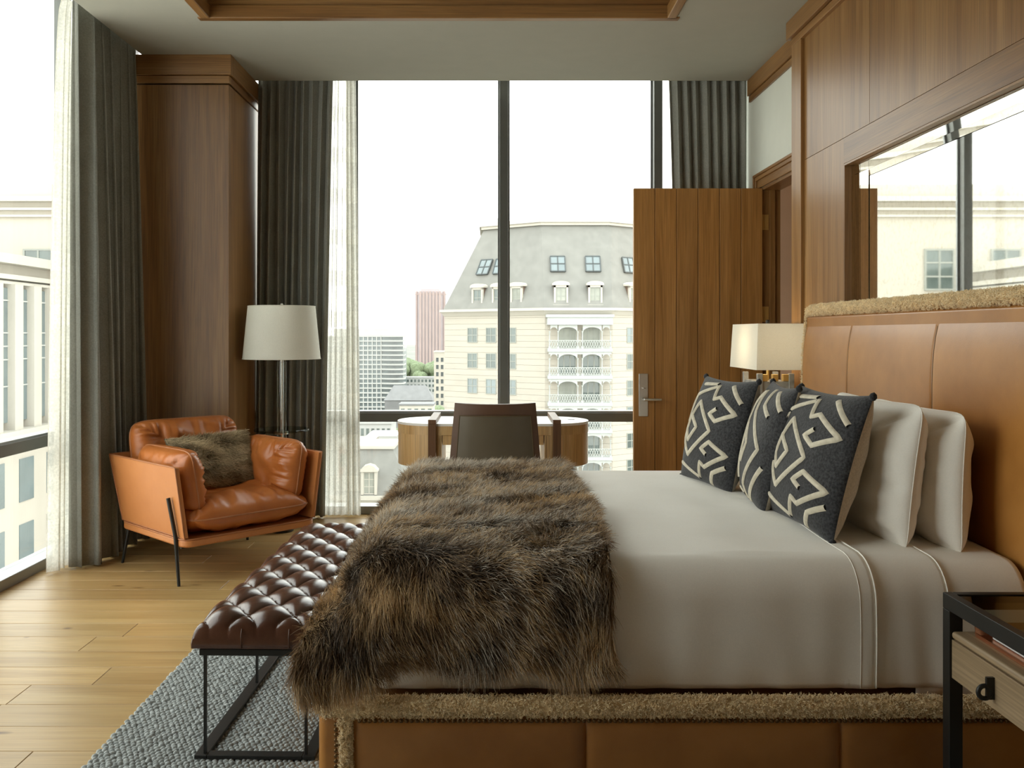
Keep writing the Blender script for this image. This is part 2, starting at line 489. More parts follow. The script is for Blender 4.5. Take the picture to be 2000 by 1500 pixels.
window_left()

# ---- walls behind the camera
M['rear'] = plain('entrance_paint', (0.62, 0.47, 0.31), 0.85, var=0.03)
tag(obj('wall_rear', B().box(-2.8, 3.2, YR - 0.12, YR, 0, H + 0.3), M['rear']), 'warm beige painted wall at the entrance end of the room', 'wall', kind=S)
tag(obj('wall_left', B().box(XG - 0.1, XG + 0.1, YR, 1.35, 0, H + 0.3), M['rear']), 'warm beige wall past the end of the side glazing', 'wall', kind=S)

# ---- painted wall on the bed side, with the door opening
DY0, DY1, DZ = 5.50, 6.40, 2.37
b = B()
b.box(XW, XW + 0.12, YR, DY0, 0, H + 0.4).box(XW, XW + 0.12, DY1, 7.05, 0, H + 0.4).box(XW, XW + 0.12, DY0, DY1, DZ, H + 0.4)
tag(obj('wall_right', b, M['paint']), 'pale grey painted wall above the open door', 'wall', kind=S)
b = B().box(3.1, 3.2, 4.2, 7.6, 0, 2.9).box(XW + 0.12, 3.2, 7.5, 7.6, 0, 2.9).box(XW + 0.12, 3.2, 4.1, 4.2, 0, 2.9).box(XW + 0.12, 3.2, 4.2, 7.6, 2.8, 2.9)
tag(obj('wall_hall', b, M['tan']), 'tan wall of the room seen through the doorway', 'wall', kind=S)

# crown moulding of the painted wall
c1 = thing('trim_2', 'oak crown moulding above the pale wall and door', 'trim', (0, 0, 0), kind=S)
obj('board', B().box(XW - 0.030, XW, 5.2, 6.66, H - 0.115, H), M['oak_y'], c1, bevel=0.004)
obj('moulding', B().box(XW - 0.018, XW, 5.2, 6.66, H - 0.16, H - 0.118), M['oak_y'], c1, bevel=0.004)

# door casing
c2 = thing('trim_3', 'stepped oak casing around the doorway', 'trim', (0, 0, 0), kind=S)
for (w0, w1, th) in ((0.0, 0.10, 0.014), (0.055, 0.10, 0.026), (0.08, 0.10, 0.036)):
    obj('head_casing', B().box(XW - th, XW, DY0 - w1, DY1 + w1, DZ + w0, DZ + w1), M['oak_y'], c2, bevel=0.004)
    obj('side_casing', B().box(XW - th, XW, DY1 + w0, DY1 + w1, 0, DZ + w0), M['oak_z'], c2, bevel=0.004)
    obj('side_casing', B().box(XW - th, XW, DY0 - w1, DY0 - w0, 0, DZ + w0), M['oak_z'], c2, bevel=0.004)
obj('jamb', B().box(XW, XW + 0.125, DY1 - 0.02, DY1, 0, DZ), M['oak_z'], c2)
obj('jamb', B().box(XW, XW + 0.125, DY0, DY0 + 0.02, 0, DZ), M['oak_z'], c2)
obj('head_jamb', B().box(XW, XW + 0.125, DY0 + 0.02, DY1 - 0.02, DZ - 0.02, DZ), M['oak_y'], c2)
obj('door_stop', B().box(XW + 0.05, XW + 0.085, DY1 - 0.034, DY1 - 0.02, 0, DZ - 0.02), M['oak_z'], c2)

# ---- the open door: six upright boards
door = thing('door_1', 'open oak plank door with a chrome lever handle', 'door', (0.985, 6.355, 0.012), kind=S)
DW, DH = 0.897, 2.348
bw = DW / 6
for i in range(6):
    obj('plank', B().box(i * bw + 0.0015, (i + 1) * bw - 0.0015, 0, 0.042, 0, DH), M['door'], door, bevel=0.003, seg=1)
obj('core', B().box(0.004, DW - 0.004, 0.006, 0.036, 0.003, DH - 0.003), M['gap'], door)
pl = obj('handle_plate', B().box(0.036, 0.100, -0.006, 0, 0.765, 1.062), M['chrome'], door, bevel=0.003)
b = B().tube([(0.068, -0.004, 0.885), (0.068, -0.05, 0.885)], 0.010, 12)
b.tube([(0.068, -0.05, 0.885), (0.08, -0.056, 0.885), (0.185, -0.056, 0.884)], 0.009, 12)
obj('lever', b, M['chrome'], pl, smooth=50)
obj('cylinder', B().lathe([(0, -0.0), (0.013, 0.0), (0.013, 0.004), (0, 0.004)], 16, (0.068, -0.008, 0.96)), M['chrome'], pl, smooth=40)
for z in (2.06, 1.42, 0.4):
    hg = obj('hinge', B().box(DW + 0.007, DW + 0.048, 0.0205, 0.0245, z, z + 0.108), M['brass'], door, bevel=0.001)
    obj('knuckle', B().tube([(DW + 0.004, 0.016, z), (DW + 0.004, 0.016, z + 0.108)], 0.006, 10), M['brass'], hg, smooth=60)

# ---- wood clad pillar in the window corner
PX0, PX1, PY0, PY1 = -2.46, -1.735, 6.05, 6.85
pil = thing('pillar', 'oak clad corner pillar behind the leather armchair', 'pillar', ((PX0 + PX1) / 2, PY0, 0), kind=S)
hx = (PX1 - PX0) / 2
obj('core', B().box(-hx + 0.03, hx - 0.03, 0.03, PY1 - PY0, 0, H), M['gap'], pil)
seam = -0.07
obj('panel', B().box(-hx, hx, 0, 0.02, 0, 2.995), M['oak_z'], pil, bevel=0.002)
obj('panel', B().box(hx - 0.02, hx, 0.0205, PY1 - PY0, 0, 2.995), M['oak_z'], pil, bevel=0.002)
obj('panel', B().box(-hx, -hx + 0.02, 0.0205, PY1 - PY0, 0, 2.995), M['oak_z'], pil, bevel=0.002)
for (z0, z1, o) in ((3.005, 3.055, 0.004), (3.058, H, 0.02)):
    obj('crown_board', B().box(-hx - o, hx + o, -o, 0.03, z0, z1), M['oak_x'], pil, bevel=0.003)
    obj('crown_board', B().box(hx - 0.02, hx + o, 0.0305, PY1 - PY0, z0, z1), M['oak_y'], pil, bevel=0.003)
    obj('crown_board', B().box(-hx - o, -hx + 0.02, 0.0305, PY1 - PY0, z0, z1), M['oak_y'], pil, bevel=0.003)

# ---- panelled wall behind the bed
XS, XP = 1.770, 1.791           # stile face, panel face
YE, YS = 5.405, 5.243           # end of the panelling, inner edge of its stile
MY1, MZ1, MZ0, MY0 = 4.657, 2.214, 1.36, 1.2   # mirror opening
pw = thing('wall_panelling', 'stained oak panelled wall behind the bed headboard', 'wall', (XP, 0, 0), kind=S)
obj('backing', B().box(0.056, XW - XP, YR, YE - 0.02, 0, H), M['gap'], pw)
obj('stile', B().box(XS - XP, XW - XP, YS, YE, 0, H - 0.105), M['oak_z'], pw, bevel=0.002)
YV = 4.34
# boards round the mirror opening
obj('panel', B().box(0, 0.04, MY1, YS - 0.001, 0, MZ1 + 0.13), M['oak_z'], pw, bevel=0.001)
obj('panel', B().box(0, 0.04, YV + 0.001, YS - 0.001, MZ1 + 0.132, H - 0.10), M['oak_z'], pw, bevel=0.001)
for k in range(3):
    y1 = YV - k * 1.45; y0 = max(YR, y1 - 1.45)
    obj('panel', B().box(0, 0.04, y0 + 0.001, y1 - 0.001, MZ1 + 0.132, H - 0.10), M['oak_z'], pw, bevel=0.001)
obj('rail', B().box(-0.001, 0.04, YR, MY1 - 0.001, MZ1, MZ1 + 0.13), M['oak_y'], pw, bevel=0.001)
obj('rail', B().box(0, 0.04, YR, MY1 - 0.001, 0, MZ0), M['oak_y'], pw, bevel=0.001)
obj('panel', B().box(0, 0.04, YR, MY0, MZ0, MZ1), M['oak_z'], pw, bevel=0.001)
for (z0, z1, o) in ((H - 0.150, H - 0.108, 0.024), (H - 0.105, H, 0.046)):
    obj('crown_board', B().box(-o, 0.05, YR, YE + (o - 0.02), z0, z1), M['oak_y'], pw, bevel=0.003)
obj('reveal', B().box(0.0, 0.060, MY1 - 0.010, MY1 - 0.001, MZ0, MZ1), M['oak_z'], pw)
obj('reveal', B().box(0.0, 0.060, MY0, MY1 - 0.011, MZ1 - 0.010, MZ1 - 0.001), M['oak_y'], pw)

# ---- antiqued mirror set into the panelling
def mirror_mat():
    m, nt, bs = new_mat('antique_mirror')
    vec = coords(nt, rand=False)
    f = noise_tex(nt, vec, 38, 6, 0.7)
    nt.links.new(ramp(nt, f, [(0.30, (0.74, 0.74, 0.68)), (0.5, (0.88, 0.88, 0.85))]), bs.inputs['Base Color'])
    bs.inputs['Metallic'].default_value = 1.0
    bs.inputs['Roughness'].default_value = 0.02
    return m
M['mirror'] = mirror_mat()
mr = thing('wall_mirror', 'antiqued wall mirror with narrow border strips above the headboard', 'mirror', (XP + 0.042, 0, 0))
obj('mirror_glass', B().box(0, 0.006, MY0, MY1 - 0.215, MZ0, MZ1 - 0.098), M['mirror'], mr)
def strip(y0, y1, z0, z1, ty, tz, name='border_strip'):
    yc, zc = (y0 + y1) / 2, (z0 + z1) / 2
    b = B()
    x = lambda y, z: -0.004 + ty * (y - yc) + tz * (z - zc)
    v = [(x(y, z), y, z) for y, z in ((y0, z0), (y1, z0), (y1, z1), (y0, z1))]
    v += [(0.006, y, z) for y, z in ((y0, z0), (y1, z0), (y1, z1), (y0, z1))]
    b.add(v, [(0, 1, 2, 3), (7, 6, 5, 4), (0, 4, 5, 1), (1, 5, 6, 2), (2, 6, 7, 3), (3, 7, 4, 0)])
    obj(name, b, M['mirror'], mr)
strip(MY0, MY1 - 0.215, MZ1 - 0.062, MZ1 - 0.012, 0, -0.058)
strip(MY0, MY1 - 0.215, MZ1 - 0.096, MZ1 - 0.064, 0, -0.08)
strip(MY1 - 0.112, MY1 - 0.012, MZ0, MZ1 - 0.064, 0.003, 0)
strip(MY1 - 0.212, MY1 - 0.116, MZ0, MZ1 - 0.064, -0.003, 0)
strip(MY1 - 0.112, MY1 - 0.012, MZ1 - 0.062, MZ1 - 0.012, 0.004, -0.058)
strip(MY1 - 0.212, MY1 - 0.116, MZ1 - 0.062, MZ1 - 0.012, -0.004, -0.058)

# ================================================================== CURTAINS
def curtain(name, label, mat, top, bot, z1, z0, folds, amp_t, amp_b, seed, cat='curtain', pw_e=0.8, n=0, m=40, group=None):
    rr = np.random.default_rng(seed)
    n = n or folds * 14
    u = np.linspace(0, 1, n); w = np.linspace(0, 1, m)
    U, Wv = np.meshgrid(u, w, indexing='ij')
    top = np.array(top, float); bot = np.array(bot, float)
    def along(L, t):
        t = t * (len(L) - 1); i = np.clip(t.astype(int), 0, len(L) - 2); fr = (t - i)[..., None]
        return L[i] * (1 - fr) + L[i + 1] * fr
    jit = np.interp(u, np.linspace(0, 1, folds + 1), np.arange(folds + 1) + np.r_[0, rr.uniform(-0.25, 0.25, folds - 1), 0])
    jitb = np.interp(u, np.linspace(0, 1, folds + 1), np.arange(folds + 1) + np.r_[0, rr.uniform(-0.42, 0.42, folds - 1), 0])
    e = Wv ** pw_e
    ph = (jit[:, None] * (1 - e) + jitb[:, None] * e) * 2 * np.pi
    ampk = np.interp(u, np.linspace(0, 1, folds + 1), rr.uniform(0.55, 1.25, folds + 1))[:, None]
    amp = (amp_t * (1 - e) + amp_b * e) * (1 + (ampk - 1) * e)
    s = np.sin(ph); wave = np.sign(s) * np.abs(s) ** 0.75
    P = along(top, U) * (1 - e[..., None]) + along(bot, U) * e[..., None]
    T = np.gradient(P, axis=0); nrm = np.stack([-T[..., 1], T[..., 0]], -1)
    nrm /= np.linalg.norm(nrm, axis=-1, keepdims=True) + 1e-9
    side = T / (np.linalg.norm(T, axis=-1, keepdims=True) + 1e-9)
    P = P + nrm * (amp * wave)[..., None] + side * (amp * 0.35 * np.sin(2 * ph))[..., None]
    Z = z1 + (z0 - z1) * Wv
    o = obj(name, B().grid(np.dstack([P, Z])), mat, smooth=180, fix=False)
    if mat is not M['sheer']:
        md = o.modifiers.new('thickness', 'SOLIDIFY'); md.thickness = 0.003
    return tag(o, label, cat, group)
curtain('curtain', 'long grey drape hanging between the side glazing and the oak pillar', M['curtain'],
        [(-2.385, 5.28), (-2.385, 6.03)], [(-2.345, 5.24), (-2.335, 6.02)], H + 0.1, 0.012, 6, 0.046, 0.098, 11)
curtain('sheer_curtain', 'cream sheer bunched beside the grey drape at the side glazing', M['sheer'],
        [(-2.46, 5.26), (-2.44, 5.50)], [(-2.475, 5.10), (-2.45, 5.46)], H + 0.1, 0.012, 5, 0.014, 0.026, 5, pw_e=0.45)
curtain('curtain', 'grey drape hanging behind the floor lamp', M['curtain'],
        [(-1.715, 6.74), (-1.165, 6.74)], [(-1.735, 6.73), (-1.225, 6.73)], H + 0.1, 0.012, 9, 0.030, 0.060, 21)
curtain('sheer_curtain', 'cream sheer hanging between the floor lamp drape and the city view', M['sheer'],
        [(-1.17, 6.77), (-1.005, 6.77)], [(-1.235, 6.76), (-0.965, 6.76)], H + 0.1, 0.012, 6, 0.014, 0.026, 8)
curtain('curtain', 'short-looking grey drape showing above the open plank door', M['curtain'],
        [(1.30, 6.74), (1.875, 6.74)], [(1.38, 6.73), (1.865, 6.73)], H + 0.1, 0.012, 8, 0.034, 0.050, 33)

# ================================================================== BED
XF, YN, YF = -0.517, 2.72, 4.86           # platform: foot, near side, far side
XH = 1.66                                  # headboard face
ZP0, ZP1 = 0.205, 0.272                    # shearling band
def sines(seed, n=10, lo=1.0, hi=6.0):
    r_ = np.random.default_rng(seed)
    k = r_.normal(size=(n, 2)); k /= np.linalg.norm(k, axis=1, keepdims=True)
    k *= r_.uniform(lo, hi, (n, 1)) * 2 * np.pi
    p = r_.uniform(0, 6.28, n); a = 1 / np.sqrt(n)
    return lambda x, y: a * sum(np.sin(k[i, 0] * x + k[i, 1] * y + p[i]) for i in range(n))

def strands(name, P0, D, L, tint, mat, parent, radius, npts=5, gravity=0.0, curl=0.0, seed=0, kind='stuff', bend=None):
    """hair: P0 roots (n,3), D directions, L lengths, tint colours"""
    r_ = np.random.default_rng(seed)
    n = len(P0)
    t = np.linspace(0, 1, npts)[None, :, None]
    pts = P0[:, None, :] + D[:, None, :] * L[:, None, None] * t
    if bend is not None:
        pts = pts + bend[:, None, :] * L[:, None, None] * t ** 2
    if gravity:
        pts[..., 2] -= gravity * L[:, None] * t[..., 0] ** 2
    if curl:
        a = r_.normal(size=(n, 3)); a -= (a * D).sum(1, keepdims=True) * D; a /= np.linalg.norm(a, axis=1, keepdims=True)
        c = np.cross(D, a)
        ph = t * r_.uniform(5, 9, (n, 1, 1)) + r_.uniform(0, 6.28, (n, 1, 1))
        pts = pts + curl * t ** 0.5 * (np.cos(ph) * a[:, None] + np.sin(ph) * c[:, None])
    cu = bpy.data.hair_curves.new(name)
    cu.add_curves([npts] * n)
    cu.points.foreach_set('position', pts.astype(np.float32).ravel())
    rad = np.interp(np.linspace(0, 1, npts), [0, 0.5, 1], [1.0, 0.85, 0.25])[None] * radius * r_.uniform(0.7, 1.3, (n, 1))
    ra = cu.attributes.get('radius') or cu.attributes.new('radius', 'FLOAT', 'POINT')
    ra.data.foreach_set('value', rad.astype(np.float32).ravel())
    ta = cu.attributes.new('tint', 'FLOAT_COLOR', 'CURVE')
    ta.data.foreach_set('color', np.c_[tint, np.ones(n)].astype(np.float32).ravel())
    cu.materials.append(mat)
    o = bpy.data.objects.new(name, cu); COL.objects.link(o); o.parent = parent
    o['kind'] = kind
    return o

def shear_tint(n, r_):
    a = np.array([0.74, 0.56, 0.31]); b_ = np.array([0.98, 0.86, 0.62])
    f = r_.beta(2, 2, (n, 1))
    return a * (1 - f) + b_ * f

bed = thing('bed', 'saddle leather platform bed with shearling trim and a tall headboard', 'bed', (0, 0, 0))
# platform core
obj('platform', B().box(XF + 0.03, XH + 0.08, YN + 0.02, YF - 0.02, 0.0095, 0.235), M['bedleather'], bed, bevel=0.012)
# near face: upholstered leather panels with seams between
for side, y0, y1 in (('n', YN, YN + 0.02), ('f', YF - 0.02, YF)):
    seams = [XF + 0.105, (1144 - 960) * YN / F, (1643 - 960) * YN / F, 1.765]
    for a, c in zip(seams[:-1], seams[1:]):
        n, m = 24, 12
        u = np.sin(np.linspace(-1, 1, n) * np.pi / 2) * 0.5 + 0.5; w = np.linspace(0, 1, m)
        U, V = np.meshgrid(u, w, indexing='ij')
        puff = 0.014 * (1 - (2 * U - 1) ** 30) * (1 - (2 * V - 1) ** 6)
        yy = (YN + 0.012 - puff) if side == 'n' else (YF - 0.012 + puff)
        obj('side_panel', B().grid(np.dstack([a + (c - a) * U, yy, 0.0095 + 0.205 * V])), M['bedleather'], bed, smooth=180)
# rounded leather corner at the foot, near side
b = B()
for cy, sg in ((YN, 1), (YF, -1)):
    P = []
    for q in range(9):
        an = math.pi / 2 * q / 8
        P.append([(XF + 0.03 - 0.03 * math.sin(an), cy + sg * (0.03 - 0.03 * math.cos(an)), z) for z in (0.0095, 0.21)])
    P.insert(0, [(XF + 0.075, cy, z) for z in (0.0095, 0.21)])
    b.grid(np.array(P))
b.box(XF, XF + 0.02, YN + 0.03, YF - 0.03, 0.0095, 0.21)
obj('corner_wrap', b, M['bedleather'], bed, smooth=60)
# shearling band round the platform and the strip down the corner
def shear_band(path, rz, ry, name, count, seed, parent=bed, axis='x', nrm=None, length=(0.007, 0.013)):
    r_ = np.random.default_rng(seed)
    path = np.array(path, float)
    seg = np.diff(path, axis=0); ln = np.linalg.norm(seg, axis=1); cum = np.r_[0, np.cumsum(ln)]
    def frame(s):
        i = np.clip(np.searchsorted(cum, s, 'right') - 1, 0, len(ln) - 1)
        f = ((s - cum[i]) / ln[i])[..., None]
        return path[i] * (1 - f) + path[i + 1] * f, (seg / ln[:, None])[i]
    up = np.array(nrm if nrm is not None else (0, 0, 1.0))
    def surf(s, th):
        p, t_ = frame(s)
        sd = np.cross(t_, up); sd /= np.linalg.norm(sd, axis=-1, keepdims=True)
        return p + sd * (ry * np.cos(th))[..., None] + up * (rz * np.sin(th))[..., None], sd * (np.cos(th) / ry)[..., None] + up * (np.sin(th) / rz)[..., None]
    ns = max(8, int(cum[-1] / 0.02)); nt_ = 20
    Sg, Tg = np.meshgrid(np.linspace(0, cum[-1], ns), np.linspace(0, 2 * np.pi, nt_, endpoint=False), indexing='ij')
    P, Nn = surf(Sg, Tg)
    wob = sines(seed + 1, 12, 6, 26)(Sg, Tg * 0.03) * 0.0025
    Nn = Nn / np.linalg.norm(Nn, axis=-1, keepdims=True)
    bb_ = B().grid(P + Nn * wob[..., None], cv=True)
    bb_.f.append(tuple(range(nt_))); bb_.f.append(tuple((ns - 1) * nt_ + q for q in range(nt_)))
    base = obj(name, bb_, M['shearbase'], parent, smooth=60)
    s_ = r_.uniform(0, cum[-1], count); th = r_.uniform(0, 2 * np.pi, count)
    P0, N0 = surf(s_, th); N0 /= np.linalg.norm(N0, axis=-1, keepdims=True)
    clump = sines(seed + 2, 14, 20, 60)
    tilt = np.stack([clump(s_, th * 0.03), clump(s_ + 3.1, th * 0.03), clump(s_ + 7.7, th * 0.03)], -1)
    D = N0 + 0.40 * tilt + 0.25 * r_.normal(size=(count, 3)); D /= np.linalg.norm(D, axis=-1, keepdims=True)
    L = r_.uniform(*length, count) * (1 + 0.25 * clump(s_ + 11, th * 0.03))
    strands(name + '_wool', P0, D, L, shear_tint(count, r_) * (1 + 0.07 * clump(s_ * 0.5 + 2, th * 0.02))[:, None], M['curl'], base, 0.0011, 5, curl=0.0032, seed=seed)
    return base
zc, rzb = (ZP0 + ZP1) / 2, (ZP1 - ZP0) / 2 - 0.007
shear_band([(XH + 0.05, YN + 0.012, zc), (0.6, YN + 0.012, zc), (XF + 0.012, YN + 0.012, zc), (XF + 0.006, YN + 0.05, zc), (XF + 0.006, 3.2, zc), (XF + 0.006, YF - 0.02, zc)], rzb, 0.020, 'shearling_band', 34000, 3)
shear_band([(XF + 0.080, YN + 0.010, 0.0), (XF + 0.080, YN + 0.010, 0.22)], 0.012, 0.017, 'shearling_strip', 4200, 5, nrm=(0, -1.0, 0))
# nailheads under the band and down the strip
b = B().lathe([(0.0, 0.0045), (0.004, 0.0038), (0.0062, 0.0015), (0.0066, 0.0)], 10)
nail_me = mesh('nailhead', b, M['brass'] if False else plain('aged_nail', (0.16, 0.09, 0.035), 0.45, metal=0.7, var=0.2), smooth=180)
x = XF + 0.125
while x < 1.60:
    o = link('nailhead', nail_me, bed, (x, YN - 0.001, ZP0 - 0.004)); o.rotation_euler = (math.pi / 2, 0, 0)
    x += 0.0155
for k in range(12):
    o = link('nailhead', nail_me, bed, (XF + 0.055, YN - 0.001, 0.02 + k * 0.0155)); o.rotation_euler = (math.pi / 2, 0, 0)

# headboard: channelled leather, rolled back at the top, shearling piping
HY0, HY1, HZ = 2.60, 4.925, 1.505
hb = obj('headboard', B().box(XH + 0.03, XP - 0.004, HY0 + 0.01, HY1 - 0.008, 0.0, 1.44), M['bedleather'], bed, bevel=0.01)
prof = [(0.0, 0.10)] + [(0.0, z) for z in np.linspace(0.3, 1.16, 8)] + [(0.002, 1.22), (0.006, 1.28), (0.013, 1.335), (0.023, 1.385), (0.037, 1.425), (0.052, 1.45)]
prof = np.array(prof)
edges = [HY1 - 0.012, 4.30, 3.47, 2.64]
for a, c in zip(edges[:-1], edges[1:]):
    u = np.sin(np.linspace(-1, 1, 40) * np.pi / 2) * 0.5 + 0.5
    P = np.zeros((40, len(prof), 3))
    sh = 0.008 * (1 - np.abs(2 * u - 1) ** 160)
    P[..., 0] = XH + 0.014 + prof[None, :, 0] - sh[:, None]
    P[..., 1] = (a + (c - a) * u)[:, None]
    P[..., 2] = prof[None, :, 1]
    obj('leather_panel', B().grid(P), M['bedleather'], hb, smooth=180)
    sp = [(XH + 0.0105 + q[0], c, q[1]) for q in prof]
    obj('seam', B().tube(sp, 0.003, 6), M['gap'], hb, smooth=180)
shear_band([(XH + 0.070, HY1 - 0.012, 1.474), (XH + 0.070, 3.8, 1.474), (XH + 0.070, HY0, 1.474)], 0.025, 0.042, 'shearling_piping', 24000, 13, hb)
shear_band([(XH + 0.05, HY1 - 0.006, 0.3), (XH + 0.05, HY1 - 0.006, 1.2), (XH + 0.070, HY1 - 0.006, 1.47)], 0.010, 0.040, 'shearling_edge', 9000, 17, hb, nrm=(0, 1.0, 0))
shear_band([(XH + 0.05, HY0 + 0.004, 0.3), (XH + 0.05, HY0 + 0.004, 1.2), (XH + 0.070, HY0 + 0.004, 1.47)], 0.010, 0.040, 'shearling_edge', 9000, 19, hb, nrm=(0, -1.0, 0))

# ---- soft layers on the mattress (one drape rule: flat on top, rounding over the edges)
ZM = 0.632
MX0, MXH, MYN, MYF = -0.405, 1.655, 2.815, 4.765      # mattress outline
def overhang(r_, R, phi):
    k = R * np.pi / 2
    q = np.minimum(r_, k) / R
    ex = np.maximum(0, r_ - k)
    return R * np.sin(q) + ex * np.sin(phi), R * (1 - np.cos(q)) + ex * np.cos(phi)

def cover(x_from, x_to, off, hang, R=0.10, n=90, m=150, crown=0.012, wr=0.0, seed=1, foot=True, xdir_edge=0.0, bulge=0.012):
    """sheet layer from x_from (foot) to x_to (head); hangs both sides and, if foot, over the foot"""
    x0, yn, yf = MX0 + R, MYN + R, MYF - R
    xs = np.linspace(x_to, x_from if not foot else x0 - hang, n)
    tt = np.linspace(-hang, (yf - yn) + hang, m)
    Sg, Tg = np.meshgrid(xs, tt, indexing='ij')
    a = np.maximum(0, x0 - Sg) if foot else np.zeros_like(Sg)
    bn = np.maximum(0, Tg - (yf - yn)); bf = np.maximum(0, -Tg)
    bb = np.maximum(bn, bf); sg = np.where(bn > 0, -1, 1)
    rr = np.hypot(a, bb); th = np.arctan2(bb, a)
    # keep the corner from hanging lower than the sides
    rr = np.where((a > 0) & (bb > 0), np.maximum(a, bb), rr)
    out, down = overhang(rr, R + off, 0.02)
    X = np.maximum(Sg, x0) if foot else Sg
    Y = yf - np.clip(Tg, 0, yf - yn)
    X = X - out * np.cos(th) * (rr > 0); Y = Y + sg * out * np.sin(th) * (rr > 0)
    Z = ZM + off - down
    cy = np.clip(Tg / (yf - yn), 0, 1)
    Z = Z + crown * np.sin(np.pi * cy) * (rr == 0)
    w = sines(seed, 14, 0.6, 3.2)
    fold = sines(seed + 9, 8, 1.5, 5.0)
    Z = Z + wr * w(Sg * 1.3, Tg * 0.7) * (rr == 0)
    hangf = np.clip(down / 0.4, 0, 1)
    Y = Y + sg * (bb > 0) * (bulge * np.sin(np.pi * hangf) + wr * 1.6 * fold(Sg * 2.4, Tg * 0.25) * hangf)
    return np.dstack([X, Y, Z])
mt = obj('mattress', B().box(MX0 + 0.02, MXH - 0.005, MYN + 0.02, MYF - 0.02, 0.237, ZM - 0.012), M['linen'], bevel=0.085, seg=8)
tag(mt, 'deep mattress under the white bed linen', 'mattress')
HG = 0.40
def layer(name, label, cat, P, mat):
    o = obj(name, B().grid(P), mat, smooth=180, fix=False)
    md = o.modifiers.new('thickness', 'SOLIDIFY'); md.thickness = 0.003; md.offset = -1
    return tag(o, label, cat)
layer('fitted_sheet', 'white fitted sheet showing at the head of the bed beside the pillows', 'sheet', cover(1.30, 1.64, 0.004, HG + 0.05, foot=False, n=24, wr=0.002, seed=4), M['linen'])
fs = layer('top_sheet', 'white top sheet edge between the blanket seam and the pillows', 'sheet', cover(0.9, 1.395, 0.010, HG + 0.035, foot=False, n=40, wr=0.004, seed=6), M['linen'])
bl = layer('blanket', 'smooth white blanket covering most of the bed under the fur throw', 'blanket', cover(0, 1.17, 0.020, HG + 0.05, n=120, m=170, wr=0.003, seed=2), M['linen2'])
# stitched edges
def hem(parent, Pcol, rad, mat):
    obj('hem', B().tube([tuple(p) for p in Pcol], rad, 6), mat, parent, smooth=180)
hem(bl, cover(0, 1.17, 0.021, HG + 0.05, n=120, m=170, wr=0.003, seed=2)[0], 0.0024, M['linen'])
hem(bl, cover(0, 1.17, 0.021, HG + 0.05, n=120, m=170, wr=0.003, seed=2)[3], 0.0010, M['linen'])
hem(fs, cover(0.9, 1.395, 0.011, HG + 0.035, foot=False, n=40, wr=0.004, seed=6)[0], 0.002, M['linen'])

# ---- fur throw
TXR, TXF0 = 0.365, -0.315            # right edge, where it turns over the foot
TYF0, TYN0 = 4.69, 2.898             # where it turns over the far and near side
def throw_surf(s, t):
    S0, T0 = TXR - TXF0, TYF0 - TYN0
    a = np.maximum(0, s - S0); bn = np.maximum(0, t - T0); bf = np.maximum(0, -t)
    bb = np.maximum(bn, bf); sg = np.where(bn > 0, -1.0, 1.0)
    rr = np.hypot(a, bb); th = np.arctan2(bb, a + 1e-9)
    phi = np.radians(46) * np.cos(th) ** 2 + np.radians(5) * np.sin(th) ** 2
    fold = sines(41, 7, 1.0, 3.0)(s * 1.2, t * 0.5)
    corner = np.sin(2 * th) ** 2 * (a > 0) * (bb > 0)
    phi = phi + np.radians(22) * corner + np.radians(5) * fold * np.clip(rr / 0.3, 0, 1)
    out, down = overhang(rr, 0.142, phi)
    X = TXR - np.minimum(s, S0) - out * np.cos(th) * (rr > 0)
    Y = TYF0 - np.clip(t, 0, T0) + sg * out * np.sin(th) * (rr > 0)
    z = ZM + 0.048 - down + 0.010 * np.sin(np.pi * np.clip(t / T0, 0, 1))
    w = sines(43, 12, 0.8, 3.4)
    Y0 = TYF0 - t
    z = z + 0.010 * w(s * 0.35, t * 1.1)
    z = z - 0.016 * np.exp(-((Y0 - 3.06 - 0.03 * s) / 0.018) ** 2) * (s < S0 + 0.1) + 0.014 * np.exp(-((Y0 - 3.13 - 0.03 * s) / 0.04) ** 2)
    Y = Y + sg * (bb > 0) * 0.012 * w(s * 1.1, t * 0.4) * np.clip(bb / 0.2, 0, 1)
    # rests on the bench edge alongside it
    on = (X < -0.53) & (Y > 2.86) & (Y < 4.32)
    z = np.where(on, np.maximum(z, 0.485), z)
    return np.stack([X, Y, z], -1)
SMAX, TMIN, TMAX = (TXR - TXF0) + 0.36, -0.30, (TYF0 - TYN0) + 0.415
sg_, tg_ = np.meshgrid(np.linspace(0, SMAX, 90), np.linspace(TMIN, TMAX, 190), indexing='ij')
th_o = obj('fur_throw', B().grid(throw_surf(sg_, tg_)), M['furbase'], smooth=180, fix=False)
md = th_o.modifiers.new('thickness', 'SOLIDIFY'); md.thickness = 0.012
tag(th_o, 'shaggy brown faux fur throw spread over the foot of the bed', 'throw')
